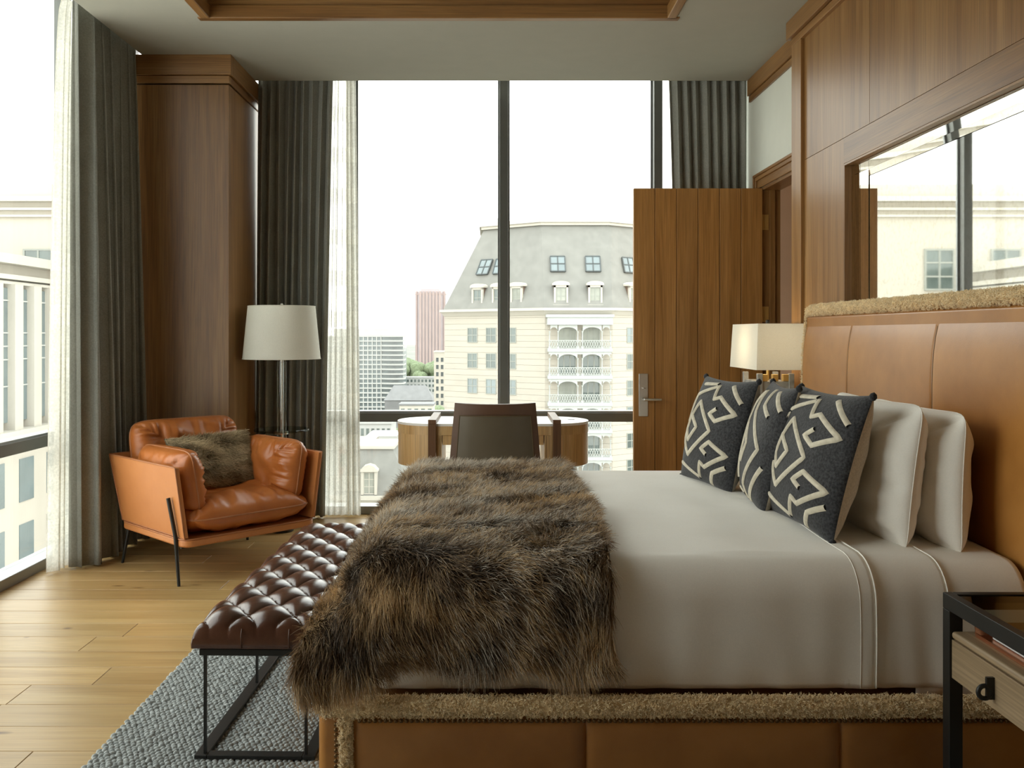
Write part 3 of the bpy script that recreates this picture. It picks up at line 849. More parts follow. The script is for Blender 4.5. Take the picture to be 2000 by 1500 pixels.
def throw_hair(n):
    r_ = np.random.default_rng(99)
    s = r_.uniform(0, SMAX, n); t = r_.uniform(TMIN, TMAX, n)
    edge = r_.random(n) < 0.06                      # extra hair along the hems
    k = edge.sum(); which = r_.integers(0, 3, k)
    se, te = s[edge], t[edge]
    se = np.where(which == 0, r_.uniform(0, 0.015, k), np.where(which == 1, SMAX - r_.uniform(0, 0.015, k), se))
    te = np.where(which == 2, TMAX - r_.uniform(0, 0.015, k), te)
    s[edge], t[edge] = se, te
    e = 1e-3
    P0 = throw_surf(s, t); ds = throw_surf(s + e, t) - P0; dt = throw_surf(s, t + e) - P0
    ds /= np.linalg.norm(ds, axis=1, keepdims=True) + 1e-12; dt /= np.linalg.norm(dt, axis=1, keepdims=True) + 1e-12
    nn = np.cross(dt, ds); nn /= np.linalg.norm(nn, axis=1, keepdims=True) + 1e-12
    nn *= np.sign((nn * (P0 - np.array([0.0, 3.8, 0.1]))).sum(1, keepdims=True))
    f1, f2, f3 = sines(51, 12, 0.7, 2.6), sines(52, 12, 1.5, 6.0), sines(53, 12, 4.0, 14.0)
    hang = np.clip((t - (TYF0 - TYN0)) / 0.25, 0, 1)
    ang = (0.9 * f1(s, t) + 0.5 * f2(s, t))
    cs, ct = -0.75 * (1 - 0.55 * hang), 0.25 + 0.5 * hang
    comb = ds * (cs * np.cos(ang) - ct * np.sin(ang))[:, None] + dt * (cs * np.sin(ang) + ct * np.cos(ang))[:, None]
    comb[:, 2] -= 0.25 * hang
    D = nn * (0.42 + 0.2 * f3(s, t))[:, None] + comb + 0.30 * r_.normal(size=(n, 3)) + 0.18 * np.stack([f3(s + 5, t), f3(s, t + 5), f3(s + 9, t + 3)], -1)
    D /= np.linalg.norm(D, axis=1, keepdims=True)
    L = r_.uniform(0.030, 0.062, n) * (1 + 0.2 * f2(s + 2, t))
    # pelts: dark stripes, tan and greyish guard hair
    dark, mid = np.array([0.060, 0.038, 0.022]), np.array([0.23, 0.145, 0.078])
    tan, grey = np.array([0.70, 0.50, 0.27]), np.array([0.74, 0.66, 0.55])
    band = 0.5 * np.sin(2 * np.pi * (s * 3.4 + 0.35 * f1(s, t))) * (0.35 + 0.65 * hang) + 0.55 * f2(s * 0.6, t * 1.5) + 0.35 * f3(s * .5, t)
    m_ = np.clip(0.52 + 0.5 * band + 0.28 * r_.normal(size=n), 0, 1)[:, None]
    edgef = np.clip(1 - np.minimum(np.minimum(SMAX - s, TMAX - t + 0.03), s + 0.02) / 0.07, 0, 1)[:, None]
    tint = np.where(m_ < 0.55, dark + (mid - dark) * (m_ / 0.55), mid + (tan - mid) * ((m_ - 0.55) / 0.45))
    g = (r_.random(n) < (0.26 + 0.26 * (1 - hang)) * (0.6 + 0.6 * f1(s + 4, t + 1)).clip(0.1, 1.4))[:, None]
    tint = np.where(g, grey * r_.uniform(0.6, 1.0, (n, 1)), tint)
    tint = tint * (1 - 0.5 * edgef) + np.array([0.30, 0.17, 0.06]) * 0.5 * edgef
    bend = dt * (0.10 + 0.2 * hang)[:, None]
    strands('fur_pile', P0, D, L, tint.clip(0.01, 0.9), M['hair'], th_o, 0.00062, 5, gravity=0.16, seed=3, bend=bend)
throw_hair(150000)

# ================================================================== CUSHIONS
def pillow_pt(u, v, w, h, T, side, pinch=0.06, ex=2.4, rp=0.0, kp=0.55):
    """u, v in -1..1; local x = width, z = height, y = thickness (side -1 front, +1 back)"""
    k = np.clip((1 - np.abs(u) ** ex) * (1 - np.abs(v) ** ex), 0, 1)
    if rp:
        m_ = np.maximum(np.abs(u), np.abs(v)); sc_ = np.where(m_ > 0, m_ / np.maximum(1e-9, (np.abs(u) ** rp + np.abs(v) ** rp) ** (1 / rp)), 1.0)
        u, v = u * sc_, v * sc_
    X = w / 2 * u * (1 - pinch * (1 - v ** 2) * u ** 2)
    Z = h / 2 * v * (1 - pinch * (1 - u ** 2) * v ** 2)
    return X, side * T / 2 * k ** kp, Z
def pillow_half(w, h, T, side, n=36, pinch=0.06, ex=2.4, wr=0.0, seed=0, gather=0.0, gk=14, rp=0.0, kp=0.55):
    g = np.sin(np.linspace(-1, 1, n) * np.pi / 2)
    U, V = np.meshgrid(g, g, indexing='ij')
    X, Y, Z = pillow_pt(U, V, w, h, T, side, pinch, ex, rp, kp)
    e = np.clip(1 - np.maximum(np.abs(U), np.abs(V)) ** 6, 0, 1)
    if wr:
        f = sines(seed, 12, 0.5, 2.2)
        Y = Y + side * wr * f(U, V) * e
    if gather:
        rim = np.maximum(np.abs(U), np.abs(V)); ph = np.where(np.abs(U) > np.abs(V), V, U)
        prox = np.clip((rim - 0.35) / 0.55, 0, 1) * e
        f2 = sines(seed + 5, 9, gk / 9, gk / 3)
        Y = Y + side * gather * f2(ph, rim * 0.15) * prox
    return np.dstack([X, Y, Z])
def rim_path(w, h, pinch, n=24, rp=0.0):
    g = np.linspace(-1, 1, n)
    pts = [(u, -1) for u in g] + [(1, v) for v in g[1:]] + [(u, 1) for u in g[::-1][1:]] + [(-1, v) for v in g[::-1][1:-1]]
    o = []
    for u, v in pts:
        X, Y, Z = pillow_pt(np.float64(u), np.float64(v), w, h, 0.0, 1, pinch, 2.4, rp)
        o.append((float(X), 0.0, float(Z)))
    return o

def place(o, loc, yaw, lean):
    """stand a pillow (front = local -y) so that it faces (yaw) and leans back"""
    o.location = loc
    o.rotation_mode = 'XYZ'
    o.matrix_world = Matrix.Translation(loc) @ Matrix.Rotation(yaw, 4, 'Z') @ Matrix.Rotation(-lean, 4, 'X')

PAT_A = [[(0.076, 0.752), (0.484, 0.486), (0.058, 0.213), (-0.152, 0.421), (0.076, 0.752)],
 [(-0.047, 0.609), (0.157, 0.495), (0.006, 0.356), (-0.096, 0.461), (-0.047, 0.609)],
 [(0.295, 0.956), (0.363, 0.796), (0.48, 0.826), (0.879, 0.681), (0.542, 0.585), (0.376, 0.645), (0.506, 0.709)],
 [(0.603, 0.962), (0.912, 0.786)], [(-0.13, 0.535), (-0.079, 0.823), (0.283, 0.942)], [(-0.061, 0.95), (0.234, 0.973)],
 [(0.312, 0.02), (0.37, 0.174), (0.472, 0.138), (0.888, 0.298), (0.524, 0.385), (0.369, 0.306), (0.509, 0.26)],
 [(0.573, -0.01), (0.658, 0.11), (0.903, 0.196)], [(-0.10, 0.12), (0.149, 0.048), (0.30, 0.01)]]
PAT_B = [[(-0.031, 0.96), (0.10, 0.743), (0.672, 0.455), (0.212, 0.109), (0.338, -0.01)], [(0.297, 0.992), (0.371, 0.82), (0.679, 0.731)],
 [(0.86, 0.332), (0.503, 0.01)], [(-0.252, 0.744), (-0.114, 0.434), (-0.153, 0.319), (-0.077, 0.127)], [(-0.10, 0.037), (0.072, 0.0)],
 [(-0.063, 0.959), (-0.25, 0.749)], [(-0.12, 0.62), (0.12, 0.46), (0.0, 0.30), (-0.12, 0.40)], [(0.55, 0.97), (0.9, 0.80)]]
def stripes(polys, w, h, T, pinch, du, su, width=0.021):
    b = B()
    for pl_ in polys:
        q = [((max(0.0, (u + du) / su) ** 0.75) * 2 - 1, (0.03 + 0.94 * v) * 2 - 1) for u, v in pl_]
        q = [(max(-0.97, min(0.97, u)), max(-0.97, min(0.97, v))) for u, v in q]
        pts = []
        for (a, c) in zip(q[:-1], q[1:]):
            k = max(2, int(math.hypot(c[0] - a[0], c[1] - a[1]) / 0.05))
            pts += [(a[0] + (c[0] - a[0]) * i / k, a[1] + (c[1] - a[1]) * i / k) for i in range(k)]
        closed = math.hypot(q[0][0] - q[-1][0], q[0][1] - q[-1][1]) < 1e-6
        if not closed: pts.append(q[-1])
        n = len(pts); rows = []
        for i, (u, v) in enumerate(pts):
            p0, p1 = (pts[i - 1], pts[(i + 1) % n]) if closed else (pts[max(0, i - 1)], pts[min(n - 1, i + 1)])
            tx, tz = p1[0] - p0[0], p1[1] - p0[1]
            l = math.hypot(tx, tz) or 1; nx, nz = -tz / l, tx / l
            row = []
            for s_, lift in ((-1, 0.000), (-0.6, 0.006), (0, 0.007), (0.6, 0.006), (1, 0.000)):
                uu, vv = u + nx * s_ * width / w, v + nz * s_ * width / h
                uu, vv = max(-0.985, min(0.985, uu)), max(-0.985, min(0.985, vv))
                X, Y, Z = pillow_pt(np.float64(uu), np.float64(vv), w, h, T, -1, pinch)
                row.append((float(X), float(Y) - lift - 0.001 + 0.0, float(Z)))
            rows.append(row)
        b.grid(np.array(rows), cu=closed)
    return b
def kilim(label, loc, yaw, lean, w, h, T, pat, du, su, seed):
    t_ = thing('throw_cushion', label, 'cushion', group='patterned cushions leaning on the bed pillows')
    place(t_, loc, yaw, lean)
    obj('front_cover', B().grid(pillow_half(w, h, T, -1, 40, 0.07)), M['denim'], t_, smooth=180)
    obj('back_cover', B().grid(pillow_half(w, h, 0.215, 1, 34, 0.07, wr=0.004, seed=seed)), M['beige'], t_, smooth=180)
    obj('embroidery', stripes(pat, w, h, T, 0.07, du, su), M['cream'], t_, smooth=180)
    for u, v in ((-1, -1), (1, -1), (-1, 1), (1, 1)):
        obj('corner_ear', B().lathe([(0.0, -0.016), (0.010, -0.010), (0.014, 0.0), (0.010, 0.010), (0.0, 0.016)], 10, (u * (w / 2 - 0.006), 0.0, v * (h / 2 - 0.006))), M['denim'], t_, smooth=180)
R_ = math.radians
# local -y must look towards world -x  ->  yaw = -90 deg
kilim('patterned slate cushion nearest the glass-topped nightstand, beige back showing', (1.185, 3.35, 0.895), R_(-86), R_(16), 0.60, 0.52, 0.17, PAT_A, 0.2, 1.2, 1)
kilim('patterned slate cushion in the middle, half hidden behind the nearest one', (1.150, 3.80, 0.893), R_(-97), R_(15), 0.56, 0.52, 0.17, PAT_B, 0.4, 1.4, 2)
kilim('patterned slate cushion farthest along the bed, in front of the plank door', (1.055, 4.27, 0.893), R_(-79), R_(15), 0.56, 0.52, 0.17, PAT_A, 0.2, 1.2, 3)

def white_pillow(label, loc, yaw, lean, w, h, T, seed):
    t_ = thing('bed_pillow', label, 'pillow', group='white sleeping pillows')
    place(t_, loc, yaw, lean)
    c_ = obj('pillowcase', B().grid(pillow_half(w, h, T, -1, 48, 0.04, 2.7, 0.010, seed, 0.005, 16, 11.0)).grid(pillow_half(w, h, T, 1, 48, 0.04, 2.7, 0.008, seed + 1, 0.004, 16, 11.0)), M['linen'], t_, smooth=180)
    obj('seam', B().tube(rim_path(w, h, 0.04, 24, 11.0), 0.0018, 6, True), M['linen'], t_, smooth=180)
white_pillow('white pillow standing just behind the nearest patterned cushion', (1.395, 3.40, 0.868), R_(-90), R_(7), 0.78, 0.50, 0.20, 30)
white_pillow('white pillow standing against the leather headboard', (1.548, 3.37, 0.852), R_(-91), R_(2), 0.78, 0.48, 0.20, 40)

# ================================================================== BENCH
BY0, BL, BW = 2.865, 1.45, 0.375
bench = thing('bench', 'tufted chestnut leather bench on a black steel frame', 'bench', (-0.742, BY0, 0.018), R_(-1.3))
def bench_seat():
    nx, ny = 96, 300
    W2 = BW / 2 + 0.006
    x = np.linspace(-W2, W2, nx); y = np.linspace(-0.01, BL + 0.01, ny)
    Xg, Yg = np.meshgrid(x, y, indexing='ij')
    cx, cy = 0.0745, 0.108
    p = (Xg + 0.037) / cx + (Yg - 0.062) / cy; q = (Xg + 0.037) / cx - (Yg - 0.062) / cy
    # buttons at integer (p, q) of equal parity; creases run along the diagonals between them
    a, b_ = (p + 0.0) / 1.0, (q + 0.0) / 1.0
    sp, sq = np.abs(np.sin(np.pi * a / 2)), np.abs(np.sin(np.pi * b_ / 2))
    puff = (sp * sq) ** 0.42
    ex = np.clip(1 - (np.abs(Xg) / W2) ** 5, 0, 1) ** 0.4; ey = np.clip(1 - (np.abs(Yg - BL / 2) / (BL / 2 + 0.01)) ** 34, 0, 1) ** 0.4
    edge = ex * ey
    near = np.clip(1 - np.abs(Xg) / W2, 0, 1)
    hgt = 0.035 + 0.062 * edge + 0.034 * (puff - 0.5) * edge
    fr = np.arctan2(np.sin(np.pi * a / 2) + 1e-6, np.sin(np.pi * b_ / 2) + 1e-6)
    hgt += 0.0014 * np.sin(fr * 22) * np.exp(-((sp ** 2 + sq ** 2) / 0.25)) * edge
    P = np.dstack([Xg, Yg, 0.345 + hgt])
    b = B().grid(P)
    # side skirt
    ring = [(i, 0) for i in range(nx)] + [(nx - 1, j) for j in range(1, ny)] + [(i, ny - 1) for i in range(nx - 2, -1, -1)] + [(0, j) for j in range(ny - 2, 0, -1)]
    top = np.array([P[i, j] for i, j in ring])
    rows = [top]
    cen = np.array([0, BL / 2, 0])
    for f, z in ((1.012, 0.365), (1.008, 0.35), (0.97, 0.342)):
        rr = top.copy(); rr[:, 0] *= f if f > 1 else 0.97
        rr[:, 1] = cen[1] + (rr[:, 1] - cen[1]) * (f if f < 1 else 1 + (f - 1) * 0.3); rr[:, 2] = z; rows.append(rr)
    b.grid(np.array(rows), cv=True)
    o = obj('seat_cushion', b, M['tuft'], bench, smooth=180)
    bt = mesh('button', B().lathe([(0, 0.006), (0.006, 0.0045), (0.009, 0.0), (0.009, -0.004)], 12), M['tuft'], 180)
    for P_ in range(-40, 60, 2):
        for Q_ in range(-60, 40, 2):
            xx = (P_ + Q_) / 2 * cx - 0.037; yy = (P_ - Q_) / 2 * cy + 0.062
            if abs(xx) < BW / 2 - 0.03 and 0.03 < yy < BL - 0.03:
                link('button', bt, o, (xx, yy, 0.345 + 0.035 + 0.062 - 0.016))
    # upright seams at the near end
    for xx in (-0.037, 0.112):
        obj('seam', B().tube([(xx, -0.014, 0.352), (xx, -0.016, 0.39), (xx, -0.008, 0.412)], 0.0018, 6), M['tuft'], o, smooth=180)
bench_seat()
hw = BW / 2 - 0.012
b = B().box(-hw, hw, 0.005, BL - 0.005, 0.322, 0.343)
obj('seat_frame', b, M['steel'], bench, bevel=0.002)
for xx in (-hw + 0.016, hw - 0.016):
    for yy in (0.016, 0.60, BL - 0.016):
        obj('leg', B().box(xx - 0.0045, xx + 0.0045, yy - 0.0045, yy + 0.0045, 0.010, 0.323), M['steel'], bench)
for xx in (-hw + 0.005, hw - 0.005):
    obj('base_rail', B().box(xx - 0.020, xx + 0.020, 0.0, BL, 0.0, 0.012), M['steel'], bench, bevel=0.002)
for yy in (0.018, BL - 0.018):
    obj('base_rail', B().box(-hw + 0.026, hw - 0.026, yy - 0.018, yy + 0.018, 0.0, 0.012), M['steel'], bench, bevel=0.002)

# ================================================================== RUG
RX0, RX1, RY0, RY1 = -1.262, 1.55, 1.6, 5.15
rug = thing('rug', 'chunky woven grey wool rug under the bed and bench', 'rug', (RX0, RY0, 0))
obj('backing', B().box(0.004, RX1 - RX0, 0, RY1 - RY0, 0.0005, 0.009), M['rug'], rug)
def rug_loops():
    r_ = np.random.default_rng(4)
    px_, py_ = 0.0185, 0.0185
    xs = np.arange(RX0 + 0.006, -0.47, px_); ys = np.arange(2.35, RY1, py_)
    gx, gy = np.meshgrid(xs, ys, indexing='ij')
    gx = gx + ((np.arange(len(ys)) % 2) * px_ / 2)[None, :] + r_.normal(0, 0.0012, gx.shape)
    gy = gy + r_.normal(0, 0.0009, gy.shape) + 0.002 * np.sin(gx * 31)
    c = np.stack([gx.ravel() - RX0, gy.ravel() - RY0, np.full(gx.size, 0.0105) + r_.normal(0, 0.0012, gx.size)], -1)
    n = len(c)
    ang = np.radians(28) + r_.normal(0, 0.25, n)
    ln = 0.0122 * r_.uniform(0.85, 1.15, n); wd = 0.0088 * r_.uniform(0.85, 1.15, n); ht = 0.0085 * r_.uniform(0.8, 1.25, n)
    tpl = []
    for (rad, z) in ((1.0, -0.4), (0.72, 0.55)):
        for q in range(6):
            tpl.append((rad * math.cos(q * math.pi / 3), rad * math.sin(q * math.pi / 3), z))
    tpl.append((0, 0, 1.0)); tpl = np.array(tpl)
    lx = tpl[None, :, 0] * ln[:, None]; ly = tpl[None, :, 1] * wd[:, None]; lz = tpl[None, :, 2] * ht[:, None]
    ca, sa = np.cos(ang)[:, None], np.sin(ang)[:, None]
    V = np.stack([c[:, None, 0] + lx * ca - ly * sa, c[:, None, 1] + lx * sa + ly * ca, c[:, None, 2] + lz], -1).reshape(-1, 3)
    fq = [(q, (q + 1) % 6, 6 + (q + 1) % 6, 6 + q) for q in range(6)]
    ft = [(6 + q, 6 + (q + 1) % 6, 12) for q in range(6)]
    base = np.arange(n)[:, None, None] * 13
    Fq = (base + np.array(fq)[None]).reshape(-1, 4); Ft = (base + np.array(ft)[None]).reshape(-1, 3)
    me = bpy.data.meshes.new('wool_loops')
    nv, nq, ntv = len(V), len(Fq), len(Ft)
    me.vertices.add(nv); me.vertices.foreach_set('co', V.astype(np.float32).ravel())
    me.loops.add(nq * 4 + ntv * 3); me.polygons.add(nq + ntv)
    me.loops.foreach_set('vertex_index', np.r_[Fq.ravel(), Ft.ravel()].astype(np.int32))
    me.polygons.foreach_set('loop_start', np.r_[np.arange(nq) * 4, nq * 4 + np.arange(ntv) * 3].astype(np.int32))
    me.polygons.foreach_set('use_smooth', np.ones(nq + ntv, bool))
    me.update(calc_edges=True); me.validate()
    me.materials.append(M['rug'])
    o = link('wool_loops', me, rug); o['kind'] = 'stuff'
rug_loops()

# ================================================================== ARMCHAIR
ch = thing('armchair', 'cognac leather lounge armchair with loose cushions and thin dark legs', 'armchair', (-1.632, 5.455, 0), R_(46))
CW, CD = 0.83, 0.75                         # half-extents follow from these; front = local -y
hx_, hy_ = CW / 2, CD / 2
def shell_panel(kind):
    """thin upholstered panel, upright, flaring outwards towards the top"""
    n, m = 20, 10
    U, V = np.meshgrid(np.linspace(-1, 1, n), np.linspace(0, 1, m), indexing='ij')
    z = 0.255 + 0.385 * V
    flare = 0.055 * V
    rows = []
    for off in (0.0, -0.022):
        if kind == 'back':
            x = U * (hx_ - 0.01 + flare); y = hy_ + flare + off + 0 * U
        else:
            sg = -1 if kind == 'l' else 1
            y = U * (hy_ + 0.5 * flare) + 0.5 * flare * 1 - 0.02; x = sg * (hx_ + flare + off)
            # front edge rounded at the upper corner
        rows.append(np.dstack([x, y, z]))
    if kind in 'lr':
        for P in rows:
            P[..., 2] -= 0.0
    b = B()
    P0, P1 = rows
    n_, m_ = P0.shape[:2]
    b.grid(P0); b.grid(P1)
    ring = [(i, 0) for i in range(n_)] + [(n_ - 1, j) for j in range(1, m_)] + [(i, m_ - 1) for i in range(n_ - 2, -1, -1)] + [(0, j) for j in range(m_ - 2, 0, -1)]
    b.grid(np.array([[P0[i, j] for i, j in ring], [P1[i, j] for i, j in ring]]), cv=True)
    o = obj('side_panel' if kind != 'back' else 'back_panel', b, M['chairshell'], ch, bevel=0.006)
    obj('piping', B().tube([tuple(P0[i, j]) for i, j in ring], 0.0042, 6, True), M['piping'], o, smooth=180)
for k in ('l', 'r', 'back'):
    shell_panel(k)
# seat base board, rounded corners
def rrect(hw_, hh, r_, n=6, cx=0, cy=0):
    o = []
    for (sx, sy, a0) in ((1, 1, 0), (-1, 1, 90), (-1, -1, 180), (1, -1, 270)):
        for i in range(n + 1):
            a = R_(a0 + 90 * i / n)
            o.append((cx + sx * (hw_ - r_) + r_ * math.cos(a), cy + sy * (hh - r_) + r_ * math.sin(a)))
    return o
sb = obj('seat_base', B().prism(rrect(hx_ + 0.008, hy_ + 0.012, 0.06, cy=-0.02), 0.205, 0.248), M['chairshell'], ch, bevel=0.012, seg=3)
obj('piping', B().tube([(x, y, 0.247) for x, y in rrect(hx_ + 0.006, hy_ + 0.010, 0.06, cy=-0.02)], 0.005, 6, True), M['piping'], sb, smooth=180)
def puffy(name, w, h, T, loc, rot, seed, pinch=0.01, gather=0.015, wr=0.012, ex=4.5, flat=1.0, rp=7.0, kp=0.42):
    b = B().grid(pillow_half(w, h, T, -1, 64, pinch, ex, wr, seed, gather, 30, rp, kp)).grid(pillow_half(w, h, T * flat, 1, 40, pinch, ex, wr * 0.5, seed + 1, gather * 0.5, 30, rp, kp))
    o = obj(name, b, M['chairleather'], ch, smooth=180)
    o.matrix_local = Matrix.Translation(loc) @ rot
    obj('piping', B().tube(rim_path(w, h, pinch, 24, rp), 0.0048, 6, True), M['piping'], o, smooth=180)
    return o
RX = lambda a: Matrix.Rotation(R_(a), 4, 'X')
RZ = lambda a: Matrix.Rotation(R_(a), 4, 'Z')
# seat cushion lies flat: pillow front (-y) turned up
puffy('seat_cushion', CW - 0.03, 0.76, 0.20, (0, -0.05, 0.345), RX(-90), 61, gather=0.016)
puffy('back_cushion', 0.70, 0.50, 0.20, (-0.03, hy_ - 0.065, 0.585), RX(-12), 63)
puffy('arm_cushion', 0.58, 0.36, 0.185, (-hx_ + 0.085, -0.075, 0.535), RZ(90) @ RX(-9), 65)
puffy('arm_cushion', 0.58, 0.36, 0.185, (hx_ - 0.085, -0.075, 0.535), RZ(-90) @ RX(-9), 67)
for sx in (-1, 1):
    x = sx * (hx_ + 0.014)
    obj('leg', B().tube([(x + sx * 0.000, -hy_ + 0.015, 0.0), (x + sx * 0.004, -hy_ + 0.045, 0.26), (x + sx * 0.036, -hy_ + 0.065, 0.47)], [0.0085, 0.011, 0.011], 10), M['steel'], ch, smooth=60)
    obj('leg', B().tube([(x * 0.97, hy_ - 0.02, 0.0), (x * 0.90, hy_ - 0.045, 0.21)], [0.0085, 0.011], 10), M['steel'], ch, smooth=60)
obj('leg_brace', B().tube([(-hx_ + 0.04, hy_ - 0.05, 0.195), (hx_ - 0.04, hy_ - 0.05, 0.195)], 0.009, 8), M['steel'], ch, smooth=60)
obj('leg_brace', B().tube([(-hx_ + 0.02, -hy_ + 0.06, 0.195), (hx_ - 0.02, -hy_ + 0.06, 0.195)], 0.009, 8), M['steel'], ch, smooth=60)
# fur cushion resting on it
fc = thing('fur_cushion', 'small brown fur cushion resting in the leather armchair', 'cushion')
fc.matrix_world = ch_m = Matrix.Translation((-1.632, 5.455, 0)) @ RZ(46) @ Matrix.Translation((0.015, 0.095, 0.585)) @ RX(-26) @ RZ(-4)
fw, fh, fT = 0.52, 0.34, 0.14
fcb = obj('cover', B().grid(pillow_half(fw, fh, fT, -1, 24)).grid(pillow_half(fw, fh, fT, 1, 24)), plain('khaki_fur_backing', (0.10, 0.075, 0.04), 0.95, var=0.2), fc, smooth=180)
def fur_cushion_hair(n):
    r_ = np.random.default_rng(12)
    u, v = r_.uniform(-0.99, 0.99, n), r_.uniform(-0.99, 0.99, n)
    e = 1e-3
    f = lambda a, c: np.stack(pillow_pt(a, c, fw, fh, fT, -1), -1)
    P0 = f(u, v); du, dv = f(u * 0.999 + e, v) - P0, f(u, v * 0.999 + e) - P0
    nn = np.stack([0.35 * u, -np.ones(n), 0.35 * v], -1); nn /= np.linalg.norm(nn, axis=1, keepdims=True)
    g1, g2 = sines(71, 10, 0.3, 1.0), sines(72, 10, 0.8, 2.5)
    D = nn * 0.55 + np.stack([0.5 + 0.3 * g1(u, v), 0 * u, -0.45 + 0.4 * g1(v, u)], -1) + 0.28 * r_.normal(size=(n, 3)) + 0.2 * np.stack([g2(u, v), 0 * u, g2(v, u)], -1)
    D /= np.linalg.norm(D, axis=1, keepdims=True)
    k = np.clip(0.5 + 0.3 * g2(u * 0.8, v) + 0.25 * r_.normal(size=n), 0, 1)[:, None]
    tint = np.array([0.20, 0.145, 0.075]) * (1 - k) + np.array([0.72, 0.58, 0.36]) * k
    strands('fur_pile', P0, D, r_.uniform(0.020, 0.040, n), tint, M['hair'], fcb, 0.0008, 4, seed=8)
fur_cushion_hair(16000)

# ================================================================== FLOOR LAMP
fl = thing('floor_lamp', 'floor lamp with a white drum shade and round glass shelf behind the armchair', 'lamp', (-1.436, 6.27, 0))
obj('base', B().lathe([(0, 0), (0.078, 0), (0.080, 0.004), (0.080, 0.094), (0.076, 0.10), (0, 0.10)], 40), M['steel'], fl, smooth=40)
obj('stem', B().lathe([(0, 0.10), (0.011, 0.10), (0.011, 1.50), (0, 1.50)], 16), M['chrome'], fl, smooth=40)
obj('acrylic_column', B().lathe([(0.014, 0.10), (0.034, 0.10), (0.034, 1.16), (0.014, 1.16)], 24), M['clear'], fl, smooth=40)
obj('shelf', B().lathe([(0.034, 0.686), (0.183, 0.686), (0.186, 0.690), (0.186, 0.697), (0.183, 0.700), (0.034, 0.700)], 48), M['smoke'], fl, smooth=40)
obj('shelf_collar', B().lathe([(0.034, 0.665), (0.046, 0.665), (0.046, 0.686), (0.034, 0.686)], 24), M['chrome'], fl, smooth=40)
sh = obj('lamp_shade', B().lathe([(0.262, 1.178), (0.2265, 1.540), (0.2245, 1.540), (0.260, 1.178), (0.262, 1.178)], 64), M['shade'], fl, smooth=40)
obj('shade_ring', B().tube([(0.262 * math.cos(a), 0.262 * math.sin(a), 1.180) for a in np.linspace(0, 2 * math.pi, 48, endpoint=False)], 0.003, 6, True), M['shade'], sh, smooth=180)
obj('shade_ring', B().tube([(0.226 * math.cos(a), 0.226 * math.sin(a), 1.538) for a in np.linspace(0, 2 * math.pi, 48, endpoint=False)], 0.003, 6, True), M['shade'], sh, smooth=180)
b = B()
for k in range(3):
    a = 2 * math.pi * k / 3
    b.tube([(0, 0, 1.50), (0.225 * math.cos(a), 0.225 * math.sin(a), 1.53)], 0.0022, 6)
obj('spider', b, M['chrome'], sh, smooth=60)
obj('finial', B().lathe([(0, 1.50), (0.005, 1.50), (0.006, 1.54), (0.009, 1.545), (0.009, 1.556), (0, 1.562)], 12), M['chrome'], fl, smooth=50)
obj('bulb', B().lathe([(0, 1.33), (0.02, 1.335), (0.03, 1.36), (0.026, 1.39), (0.014, 1.42), (0.014, 1.44), (0, 1.44)], 16, (0.05, 0, 0)), M['paper'], fl, smooth=180)

# ================================================================== DESK AND CHAIR
DK = (0.01, 6.235)
desk = thing('desk', 'oval oak writing desk with dark strap legs in front of the window', 'desk', (DK[0], DK[1], 0))
DR, DHW, DZT = 0.272, 0.648, 0.764
def stadium_half(sg, xin, r_, n=20):
    """end pedestal outline: semicircle outwards, cut straight at xin"""
    c = sg * (DHW - DR)
    pts = [(c + sg * r_ * math.cos(a), r_ * math.sin(a)) for a in np.linspace(-math.pi / 2, math.pi / 2, n)]
    pts = [(sg * xin, -r_)] + pts + [(sg * xin, r_)]
    return pts if sg > 0 else pts[::-1]
n = 24
stad = [(DHW - DR + DR * math.cos(a), DR * math.sin(a)) for a in np.linspace(-math.pi / 2, math.pi / 2, n)] + [(-(DHW - DR) - DR * math.cos(a), -DR * math.sin(a)) for a in np.linspace(-math.pi / 2, math.pi / 2, n)]
M['desktop'] = plain('desk_top_lacquer', (0.80, 0.78, 0.74), 0.32, var=0.02)
obj('desk_top', B().prism(stad, DZT - 0.016, DZT), M['desktop'], desk, smooth=40)
obj('top_edge', B().prism([(x * 0.998, y * 0.996) for x, y in stad], DZT - 0.075, DZT - 0.0165), M['desk'], desk, smooth=40)
for sg in (-1, 1):
    obj('pedestal', B().prism(stadium_half(sg, 0.335, DR - 0.004), 0.478, DZT - 0.0755), M['desk'], desk, smooth=40)
    obj('door_line', B().box(sg * 0.345 - 0.001, sg * 0.345 + 0.001, -DR + 0.002, -DR + 0.0045, 0.48, DZT - 0.08), M['gap'], desk)
dr = obj('drawer', B().box(-0.330, 0.330, -DR + 0.008, DR - 0.02, 0.625, DZT - 0.0755), M['desk'], desk, bevel=0.002)
obj('drawer_gap', B().box(-0.333, 0.333, -DR + 0.012, DR - 0.03, 0.688, 0.692), M['gap'], dr)
xs_ = [(-0.386 - DK[0]), (0.425 - DK[0])]
for x in xs_:
    obj('strap', B().box(x - 0.026, x + 0.026, -DR - 0.022, DR + 0.022, DZT + 0.0005, DZT + 0.028), M['walnut'], desk, bevel=0.002)
    for sg in (-1, 1):
        y = sg * (DR + 0.011)
        obj('leg', B().box(x - 0.026, x + 0.026, y - 0.011, y + 0.011, 0, DZT), M['walnut'], desk, bevel=0.002)
obj('cable_grommet', B().lathe([(0, 0.0025), (0.024, 0.0025), (0.026, 0)], 24, (0.535, 0.03, DZT)), M['sill'], desk, smooth=40)

